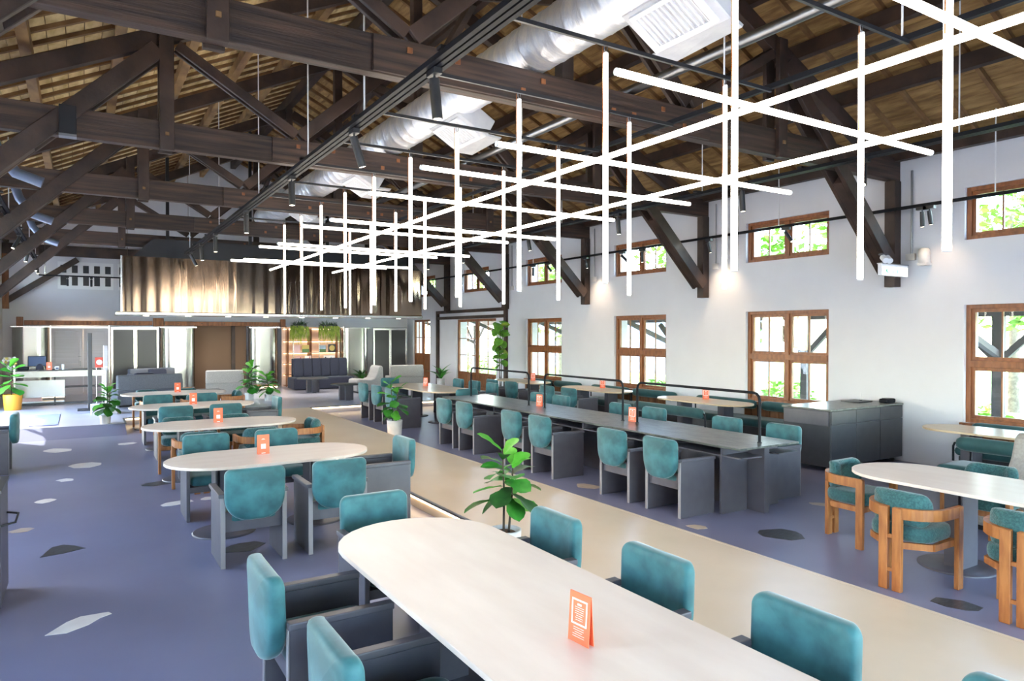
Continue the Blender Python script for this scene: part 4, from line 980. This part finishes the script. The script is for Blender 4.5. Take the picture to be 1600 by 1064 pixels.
# hanging timber rails above
for x0, x1, l in ((-1.52, 1.98, 'reddish timber rail above the reception doors'), (2.12, 5.88, 'reddish timber rail above the tan doorway')):
    t_ = thing('timber_rail', l, 'beam', ((x0+x1)/2, YP-.05, 2.22), group='timber rails above the screens')
    obj('rail', B(x0+.1, x1-.1, YP-.10, YP-.02, 2.235, 2.37), 'mid_wood', t_, world=True, bevel=.005, seg=1)
    for xx in (x0, x1): obj('end_block', B(xx-.08, xx+.08, YP-.13, YP+.02, 2.21, 2.47), 'mid_wood', t_, world=True, bevel=.01, seg=1)
    n = 5
    for k in range(n): obj('bolt', B(x0+(x1-x0)*(k+.7)/(n+.4)-.012, x0+(x1-x0)*(k+.7)/(n+.4)+.012, YP-.108, YP-.10, 2.29, 2.314), 'black_metal', t_, world=True)
# bookshelf
SX0, SX1 = 5.88, 7.95
sh = thing('bookshelf', 'open bookshelf of thin rods with backlit tan wall', 'shelf', ((SX0+SX1)/2, 24.3, STEP))
obj('back_wall', B(SX0, SX1, YP+.12, YP+.15, STEP, 2.2), 'shelf_back', sh, world=True)
LV = (.20, .57, .95, 1.32, 1.72, 2.16)
for z in LV: obj('shelf_board', B(SX0+.02, SX1-.02, YP-.32, YP+.05, z-.012, z+.008), 'mid_wood', sh, world=True)
for xx in (SX0+.04, SX0+.28, 7.05, SX1-.22, SX1-.02):
    obj('upright', B(xx-.013, xx+.013, YP-.34, YP-.322, STEP, 2.24), 'steel_frame' if xx not in (SX0+.04,) else 'mid_wood', sh, world=True)
for xx in (SX0+.16, SX0+.95, 7.75, 6.75): obj('divider', B(xx-.006, xx+.006, YP-.2, YP+.05, .212, 2.145), 'mid_wood', sh, world=True)
for z in LV[1:]: obj('shelf_light', B(SX0+.05, SX1-.05, YP+.06, YP+.075, z-.035, z-.014), 'led_soft', sh, world=True)
bk = [(6.30, 4, .26, .26, 'pink_print', None), (6.62, 3, .24, .26, 'gold_print', 'green_print'), (7.22, 3, .22, .24, 'sky_print', 'green_print'), (7.55, 3, .27, .28, 'stone_dark', 'gold_print'),
      (6.38, 2, .20, .23, 'pink_print', 'red_print'), (6.70, 2, .22, .25, 'white_print', 'red_print'), (7.35, 2, .19, .25, 'white_print', 'stone_dark'), (7.55, 2, .19, .25, 'white_print', 'sky_print'), (6.33, 1, .2, .24, 'stone_dark', None)]
bk[0] = (6.30, 3, .26, .25, 'pink_print', None)
names = ['pink', 'yellow landscape', 'sky-blue landscape', 'black with round gold emblem', 'red-and-pink', 'white with red dots', 'white with black figures', 'white with blue figures', 'dark']
for (xx, lv, w_, h_, m1, m2), nm in zip(bk, names):
    t_ = thing('book', nm + ' book facing out on the bookshelf', 'book', (xx, YP-.2, LV[lv]+.008), group='books on the bookshelf')
    obj('cover', B(-w_/2, w_/2, 0, .025, 0, h_), m1, t_)
    if m2:
        if 'emblem' in nm: obj('print', MB().tube([(0, -.001, h_/2), (0, -.004, h_/2)], .10, 20), m2, t_)
        elif 'dots' in nm or 'red-' in nm:
            mb = MB(); rr = random.Random(2)
            for k in range(7): mb.box(*(lambda a, b: (a-.018, a+.018, -.003, -.0005, b-.018, b+.018))(rr.uniform(-w_*.35, w_*.35), rr.uniform(.04, h_-.04)))
            obj('print', mb, m2, t_)
        elif 'figures' in nm: obj('print', MB().box(-w_*.3, -w_*.05, -.003, -.0005, .04, h_*.8).box(.01, w_*.3, -.003, -.0005, .07, h_*.6), m2, t_)
        else: obj('print', MB().box(-w_*.5, w_*.5, -.003, -.0005, 0, h_*.45), m2, t_)
def fern(loc, w_, label, seed):
    t_ = thing('hanging_fern', label, 'fern', loc, group='ferns on the bookshelf'); rr = random.Random(seed)
    obj('planter', B(-w_/2+.06, w_/2-.06, -.10, .10, 0, .12), 'stone_dark', t_, bevel=.01, seg=1)
    up = MB(); dn = MB()
    def frond(mb, p, d, L, droop, wd):
        p = Vector(p); d = Vector(d); last = None
        side = d.cross(Vector((0, 0, 1))); side = side.normalized() if side.length > .01 else Vector((1, 0, 0))
        n = 6; v = []
        for i in range(n+1):
            s = i/n; c = p + d*L*s + Vector((0, 0, -droop*s*s)); ww = wd*(1-s*.75)*(1 if i % 2 else .6)
            v += [tuple(c-side*ww), tuple(c+side*ww)]
        mb.add(v, [(2*i, 2*i+1, 2*i+3, 2*i+2) for i in range(n)])
    for k in range(130):
        a = rr.uniform(0, 2*PI); e = rr.uniform(.2, 1.2)
        frond(up, (rr.uniform(-w_/2+.08, w_/2-.08), rr.uniform(-.08, .08), .10), (math.cos(a)*math.cos(e), math.sin(a)*math.cos(e), math.sin(e)), rr.uniform(.16, .32), rr.uniform(.02, .16), .016)
    for k in range(110):
        x_ = rr.uniform(-w_/2, w_/2); frond(dn, (x_, -.11, rr.uniform(.0, .1)), (rr.uniform(-.15, .15), -.25, -.8), rr.uniform(.2, .62), .12, .018)
    obj('fronds', up, 'leaf_dark', t_)['kind'] = 'stuff'
    obj('trailing_stems', dn, 'leaf_yellow', t_)['kind'] = 'stuff'
fern((6.38, YP-.24, 2.168), .62, 'dark green fern with yellow trailing stems, left on the bookshelf', 8)
fern((7.40, YP-.24, 2.168), .74, 'dark green fern with yellow trailing stems, right on the bookshelf', 9)

# ------------------------------------------------------------------ lounge furniture
ns = thing('channel_sofa', 'navy channel-tufted sofa in front of the bookshelf', 'sofa', (6.75, 22.95, STEP))
obj('base', B(-.98, 1.02, -.42, .45, .02, .40), 'navy', ns, bevel=.05, seg=3)
for k in range(6):
    x0 = -.82 + .30*k
    obj('back_channel', MB().pillow(rrect(.305, .62, .05), .20, lambda u, v, t, x0=x0: (x0+.15+u, .30+t+.12*v, .70+v)), 'navy', ns)
obj('back_shell', B(-.84, 1.0, .42, .50, .1, 1.0), 'navy', ns, bevel=.02)
def round_table(loc, label, r=.48, h_=.45):
    t_ = thing('coffee_table', label, 'table', loc, group='round charcoal coffee tables')
    obj('tabletop', MB().lathe([(.001, h_-.03), (r-.01, h_-.03), (r, h_-.02), (r, h_-.005), (r-.01, h_), (.001, h_)], 40), 'cabinet_dark', t_)
    obj('pedestal', B(-.19, .19, -.06, .06, 0, h_-.03), 'panel_grey', t_); obj('pedestal', B(-.06, .06, -.19, -.06, 0, h_-.03), 'panel_grey', t_); obj('pedestal', B(-.06, .06, .06, .19, 0, h_-.03), 'panel_grey', t_)
round_table((6.1, 21.6, STEP), 'round charcoal coffee table before the navy sofa')
round_table((6.2, 18.7, STEP), 'round charcoal coffee table at the lounge step', .42)
def lounge_chair(loc, rz, label, sc=1.0):
    t_ = thing('lounge_chair', label, 'lounge chair', loc, rz, group='pale sculpted lounge chairs')
    prof = [(-.42, .05), (-.42, .40), (-.30, .43), (.05, .40), (.17, .44), (.25, .60), (.30, .78), (.36, .84), (.44, .80), (.46, .5), (.46, .05)]
    v = [(-.38*sc, y*sc, z*sc) for y, z in prof] + [(.38*sc, y*sc, z*sc) for y, z in prof]; n = len(prof)
    obj('shell', MB().add(v, [tuple(range(n))[::-1], tuple(range(n, 2*n))] + [(i, (i+1) % n, n+(i+1) % n, n+i) for i in range(n)]), 'beige_fabric', t_, bevel=.035*sc, seg=3)
    obj('plinth', B(-.34*sc, .34*sc, -.36*sc, .40*sc, 0, .05*sc), 'black_metal', t_)
lounge_chair((7.55, 20.9, STEP), R(-90), 'pale grey sculpted lounge chair beside the navy sofa', 1.0)
lounge_chair((8.10, 3.12, 0), R(-100), 'pale grey sculpted chair cut by the right edge of the picture', 1.12)
def box_sofa(loc, rz, L, D_, hs, hb, m, label, cushion=None):
    t_ = thing('sofa', label, 'sofa', loc, rz, group='box-shaped lounge sofas')
    obj('base', B(-L/2, L/2, -D_/2, D_/2, .05, hs), m, t_, bevel=.03, seg=3)
    obj('back', B(-L/2, L/2, D_/2-.2, D_/2+.02, hs-.02, hb), m, t_, bevel=.04, seg=3)
    obj('arm', B(-L/2-.02, -L/2+.14, -D_/2, D_/2, hs-.02, hb-.12), m, t_, bevel=.04, seg=3)
    obj('plinth', B(-L/2+.05, L/2-.05, -D_/2+.05, D_/2-.05, 0, .05), 'black_metal', t_)
    if cushion: obj('cushion', MB().pillow(rrect(.48, .40, .06), .14, lambda u, v, t: (u+.1, D_/2-.28+t+v*.25, hs+.22+v)), cushion, t_)
box_sofa((1.42, 20.2, STEP), R(180+8), 1.5, .85, .42, .80, 'grey_fabric', 'charcoal grey sofa with its back to the dining tables', 'navy')
box_sofa((1.75, 21.9, STEP), R(12), 1.2, .8, .42, .85, 'grey_fabric', 'dark grey armchair facing the charcoal sofa', 'navy')
box_sofa((3.55, 21.7, STEP), R(170), 1.0, .85, .42, .78, 'beige_fabric', 'beige box armchair in front of the tan doorway')
box_sofa((9.15, 21.6, STEP), R(170), 1.1, .9, .42, .80, 'beige_fabric', 'beige box sofa in front of the dark corner door')
bn = thing('low_table', 'low dark table behind the fifth table', 'table', (2.5, 18.6, STEP))
obj('tabletop', B(-.45, .45, -.3, .3, .40, .44), 'cabinet_dark', bn, bevel=.005); obj('leg', B(-.3, -.24, -.2, .2, 0, .40), 'cabinet_dark', bn); obj('leg', B(.24, .3, -.2, .2, 0, .40), 'cabinet_dark', bn)

# ------------------------------------------------------------------ reception at the far left
rc = thing('reception_desk', 'white reception desk with floating steel front panel', 'desk', (-.6, 21.7, STEP))
w2 = lambda n, b, m, bv=0: obj(n, B(*b), m, rc, world=True, bevel=bv, seg=1)
w2('top', (-1.62, .52, 21.3, 22.0, 1.02, 1.05), 'cabinet_dark'); w2('fascia', (-1.42, .50, 21.27, 21.30, .87, 1.03), 'steel_panel', .004)
w2('front_panel', (-1.42, -.38, 21.27, 21.31, .36, .80), 'steel_panel', .004)
w2('side_panel', (-1.66, -1.43, 21.3, 21.9, .36, .80), 'tan')
w2('shelf', (-1.6, .50, 21.4, 21.95, .58, .60), 'cabinet_dark'); w2('base_rail', (-1.64, .50, 21.30, 21.36, STEP+.02, STEP+.07), 'cabinet_dark')
w2('post', (-1.46, -1.42, 21.24, 21.27, STEP, 1.2), 'steel_frame'); w2('post', (-.62, -.58, 21.4, 21.44, STEP, 1.02), 'cabinet_dark'); w2('post', (.46, .50, 21.4, 21.44, STEP, 1.02), 'steel_frame')
w2('shelf', (-1.6, -.4, 21.4, 21.95, STEP+.07, STEP+.10), 'white_paint')
w2('light_strip', (-1.4, -.4, 21.5, 21.53, .33, .35), 'led_soft')
mo = thing('monitor', 'black computer monitor on the reception desk', 'monitor', (-.98, 21.6, 1.05))
obj('screen_panel', B(-.20, .20, 0, .03, .09, .36), 'black_gloss', mo, bevel=.004, seg=1); obj('display', B(-.185, .185, -.003, 0, .105, .345), 'screen', mo); obj('stand', B(-.03, .03, .0, .04, .01, .09), 'black_metal', mo); obj('foot', B(-.1, .1, -.06, .08, 0, .01), 'black_metal', mo)
ro = thing('router', 'black router with three antennas on the reception desk', 'router', (-1.28, 21.5, 1.05))
obj('body', B(-.13, .13, -.08, .08, 0, .10), 'black_gloss', ro, bevel=.02)
for dx in (-.1, 0, .1): obj('antenna', MB().tube([(dx, .06, .08), (dx, .06, .27)], .006, 6), 'black_metal', ro)
ph_ = thing('desk_phone', 'dark rounded desk speaker on the reception desk', 'speaker', (-.92, 21.42, 1.05)); obj('body', MB().lathe([(.09, 0), (.09, .06), (.06, .14), (.001, .17)], 16), 'navy', ph_); obj('foot', MB().lathe([(.10, 0), (.10, .02)], 16), 'black_metal', ph_)
card(-.72, 21.42, 1.05, -5, 'orange menu card on the reception desk')
cl = thing('clock', 'small white desk clock on the reception desk', 'clock', (-.55, 21.42, 1.05)); obj('body', B(-.05, .05, -.02, .03, 0, .09), 'white_paint', cl, bevel=.02); obj('display', B(-.035, .035, -.023, -.02, .02, .06), 'screen', cl)
cu = thing('paper_cup', 'white paper cup on the reception desk', 'cup', (-.42, 21.45, 1.05)); obj('cup', MB().lathe([(.028, 0), (.038, .13)], 16), 'white_paint', cu); obj('rim', MB().lathe([(.038, .128), (.041, .131), (.038, .136)], 16), 'white_paint', cu)
fv = thing('flower_vase', 'white flowers in a vase at the end of the reception desk', 'flowers', (-1.55, 21.45, 1.05)); obj('vase', MB().lathe([(.05, 0), (.06, .05), (.045, .13)], 14), 'white_paint', fv); rr = random.Random(3)
for k in range(16): obj('flower', MB().lathe([(.001, -.035), (.035, -.01), (.04, .015), (.02, .035), (.001, .04)], 8, (rr.uniform(-.14, .16), rr.uniform(-.08, .08), rr.uniform(.15, .33))), 'white_print' if k % 4 else 'gold_print', fv)
for k, (xx, w_, h_, m) in enumerate(((-1.3, .2, .10, 'black_metal'), (-1.0, .10, .12, 'far_house'), (-.82, .12, .10, 'white_paint'), (-.66, .1, .1, 'pink_print'))):
    t_ = thing('storage_box', ['black', 'blue', 'white', 'pinkish'][k] + ' box on the shelf inside the reception desk', 'box', (xx, 21.55, .60), group='boxes in the reception desk'); obj('box', B(-w_/2, w_/2, -.08, .08, 0, h_), m, t_, bevel=.004, seg=1); obj('lid', B(-w_/2-.003, w_/2+.003, -.083, .083, h_, h_+.015), m, t_)
bs = thing('crate', 'reddish patterned crate under the reception desk', 'crate', (-1.1, 21.6, STEP+.10)); obj('crate', B(-.22, .22, -.12, .12, 0, .10), 'pink_print', bs, bevel=.004, seg=1); obj('rim', B(-.225, .225, -.125, .125, .10, .12), 'stone_dark', bs)
# signs and stands in front of reception
tt = thing('totem', 'tall thin dark totem on a flat base', 'totem', (.16, 19.5, STEP)); obj('column', B(-.045, .045, -.12, .12, .03, 1.85), 'cabinet_dark', tt, bevel=.004, seg=1); obj('base', B(-.26, .06, -.2, .2, 0, .03), 'cabinet_dark', tt)
rs = thing('sign_stand', 'red sign with a white disc on thin legs', 'sign', (.36, 19.9, STEP)); obj('board', B(-.09, .09, -.012, .012, 1.0, 1.25), 'red_print', rs); obj('disc', MB().tube([(0, -.013, 1.13), (0, -.017, 1.13)], .065, 20), 'white_print', rs)
for dx in (-.06, .06): obj('leg', MB().tube([(dx, 0, .01), (dx, 0, 1.0)], .008, 6), 'steel_frame', rs)
obj('foot', B(-.12, .12, -.14, .14, 0, .012), 'black_metal', rs)
st = thing('sanitizer_stand', 'white sanitizer dispenser on a slim pole', 'stand', (.48, 19.2, STEP)); obj('pole', MB().tube([(0, 0, .02), (0, 0, .95)], .018, 10), 'white_paint', st); obj('dispenser', B(-.05, .05, -.04, .06, .95, 1.55), 'grey_panel', st, bevel=.012); obj('spout', B(-.03, .03, -.08, -.04, 1.02, 1.06), 'white_paint', st); obj('foot', MB().lathe([(.16, 0), (.16, .015), (.02, .025)], 20), 'white_paint', st)
wb = thing('white_box', 'low white box with small print beside the totem', 'box', (.42, 18.45, STEP)); obj('box', B(-.26, .26, -.2, .2, 0, .22), 'white_paint', wb, bevel=.006, seg=1); obj('print', MB().box(-.20, -.14, -.203, -.2005, .14, .16).box(-.12, -.10, -.203, -.2005, .13, .16).box(-.07, .0, -.203, -.2005, .14, .15), 'panel_grey', wb)
setp(obj('door_mat', B(-.90, -.42, 16.62, 18.75, STEP, STEP+.012), 'mat_blue', bevel=.003, seg=1), 'blue speckled door mat on the sunlit floor', 'door mat')

# ------------------------------------------------------------------ outdoors
setp(obj('ground', B(-60, 70, -60, 90, -.5, -.26), 'gravel', recenter=False), 'pale sunlit gravel ground outside', kind='structure')
setp(obj('lawn', B(17.0, 60, -30, 70, -.26, -.2), 'grass', recenter=False), 'sunlit lawn beyond the porch on the right', kind='structure')
def porch(sgn, label, y0, y1, zr, dep=2.6):
    xw = XR + TW + .03 if sgn > 0 else XL - TW - .03
    xo = xw + sgn*dep
    t_ = thing('porch', label, 'porch', (xo, (y0+y1)/2, -.26))
    v = []
    for y in (y0, y1):
        for dz in (0, .1): v += [(xw+sgn*.0, y, zr+.35+dz), (xo+sgn*.5, y, zr-.15+dz)]
    obj('porch_roof', MB().add(v, [(0, 1, 5, 4), (2, 6, 7, 3), (0, 2, 3, 1), (4, 5, 7, 6), (1, 3, 7, 5), (0, 4, 6, 2)]), 'porch_wood', t_, world=True)
    obj('beam', B(xo-.08, xo+.08, y0, y1, zr-.30, zr-.12), 'porch_wood', t_, world=True)
    yy = -1.85
    while yy < y1:
        obj('post', B(xo-.08, xo+.08, yy-.08, yy+.08, -.26, zr-.30), 'porch_wood', t_, world=True)
        for s in (-1, 1): obj('brace', MB().bar((xo, yy+s*.07, zr-1.05), (xo, yy+s*.75, zr-.36), .1, .11), 'porch_wood', t_, world=True)
        obj('brace', MB().bar((xo, yy, zr-1.0), (xw, yy, zr-.05), .1, .11), 'porch_wood', t_, world=True)
        yy += 3.9
porch(1, 'dark timber porch outside the right windows', -3.9, 26.5, 2.60)
rr = random.Random(12)
def tree(x, y, H, rad, label, nl=1500, trunk=.16, m='foliage'):
    t_ = thing('garden_tree', label, 'tree', (x, y, -.26), group='trees outside the right windows')
    obj('trunk', MB().tube([(0, 0, 0), (.1, .05, H*.35), (.25*rr.uniform(-1, 1), .2, H*.7)], trunk, 9, r2=trunk*.4), 'bark', t_)
    obj('branch', MB().tube([(.1, .05, H*.33), (rad*.5, rad*.3, H*.65)], trunk*.5, 7, r2=trunk*.15), 'bark', t_); obj('branch', MB().tube([(.1, .05, H*.38), (-rad*.45, -rad*.3, H*.7)], trunk*.5, 7, r2=trunk*.15), 'bark', t_)
    mb = MB(); cl = [(rr.uniform(-.6, .6)*rad, rr.uniform(-.6, .6)*rad, H*rr.uniform(.5, .9), rad*rr.uniform(.35, .6)) for _ in range(9)]
    for k in range(nl):
        c = cl[k % 9]; d = Vector((rr.gauss(0, 1), rr.gauss(0, 1), rr.gauss(0, 1))).normalized()*c[3]*rr.uniform(.6, 1)
        p = Vector(c[:3]) + d; a = Vector((rr.uniform(-1, 1), rr.uniform(-1, 1), rr.uniform(-.5, .5))).normalized()*.16; b = a.cross(Vector((rr.uniform(-1, 1), rr.uniform(-1, 1), 1))).normalized()*.09
        mb.add([p-a, p+b, p+a, p-b], [(0, 1, 2, 3)])
    obj('foliage', mb, m, t_)['kind'] = 'stuff'
    return t_
for k, (x, y, H, rad) in enumerate(((17.5, 6.2, 6, 2.2), (18.5, 10.8, 7, 2.6), (17.2, 14.6, 5.5, 2.0), (20, 18.5, 7, 2.8), (17.5, 23, 6, 2.4), (20.5, 28.5, 7, 2.6), (22, 9, 8, 3.2), (18, 36, 7, 3.0), (24, 15, 8, 3.4))):
    tree(x, y, H, rad, 'sunlit green tree outside the right windows, %s towards the far end' % ORD[k])
def shrub(x, y, r, label):
    t_ = thing('shrub', label, 'shrub', (x, y, -.26), group='shrubs outside the right windows'); mb = MB()
    for k in range(500):
        d = Vector((rr.gauss(0, 1), rr.gauss(0, 1), abs(rr.gauss(0, 1)))).normalized()*r*rr.uniform(.5, 1); p = Vector((d.x, d.y, d.z*.9 + .1)); a = Vector((rr.uniform(-1, 1), rr.uniform(-1, 1), rr.uniform(-.5, .5))).normalized()*.12; b = a.cross(Vector((rr.uniform(-1, 1), rr.uniform(-1, 1), 1))).normalized()*.06
        mb.add([p-a, p+b, p+a, p-b], [(0, 1, 2, 3)])
    obj('foliage', mb, 'foliage', t_)['kind'] = 'stuff'; obj('stem', MB().tube([(0, 0, 0), (0, 0, r*.6)], .03, 6), 'bark', t_)
for k, (x, y, r) in enumerate(((16.2, 9.2, .9), (16.5, 12.3, 1.0), (15.9, 16.6, .8), (16.8, 20.5, 1.1), (16.2, 26, 1.2), (16.5, 30, 1.2), (16.6, 7.4, .7))):
    shrub(x, y, r, 'leafy shrub outside the right windows, %s towards the far end' % ORD[k])
fh = thing('garden_house', 'blue-grey boarded building beyond the garden', 'building', (28, 32, -.26))
obj('wall', B(26, 30, 23, 41, -.26, 3.6), 'far_house', fh, world=True)
for k in range(60): obj('board', B(25.96, 26.0, 23+.3*k+.015, 23+.3*k+.285, -.1, 3.5), 'far_house', fh, world=True)
obj('roof', MB().add([(25.4, 22.5, 3.6), (30.6, 22.5, 3.6), (30.6, 41.5, 3.6), (25.4, 41.5, 3.6), (28, 22.5, 5.2), (28, 41.5, 5.2)], [(0, 3, 5, 4), (1, 4, 5, 2), (0, 4, 1), (3, 2, 5), (0, 1, 2, 3)]), 'roof_dark', fh, world=True)
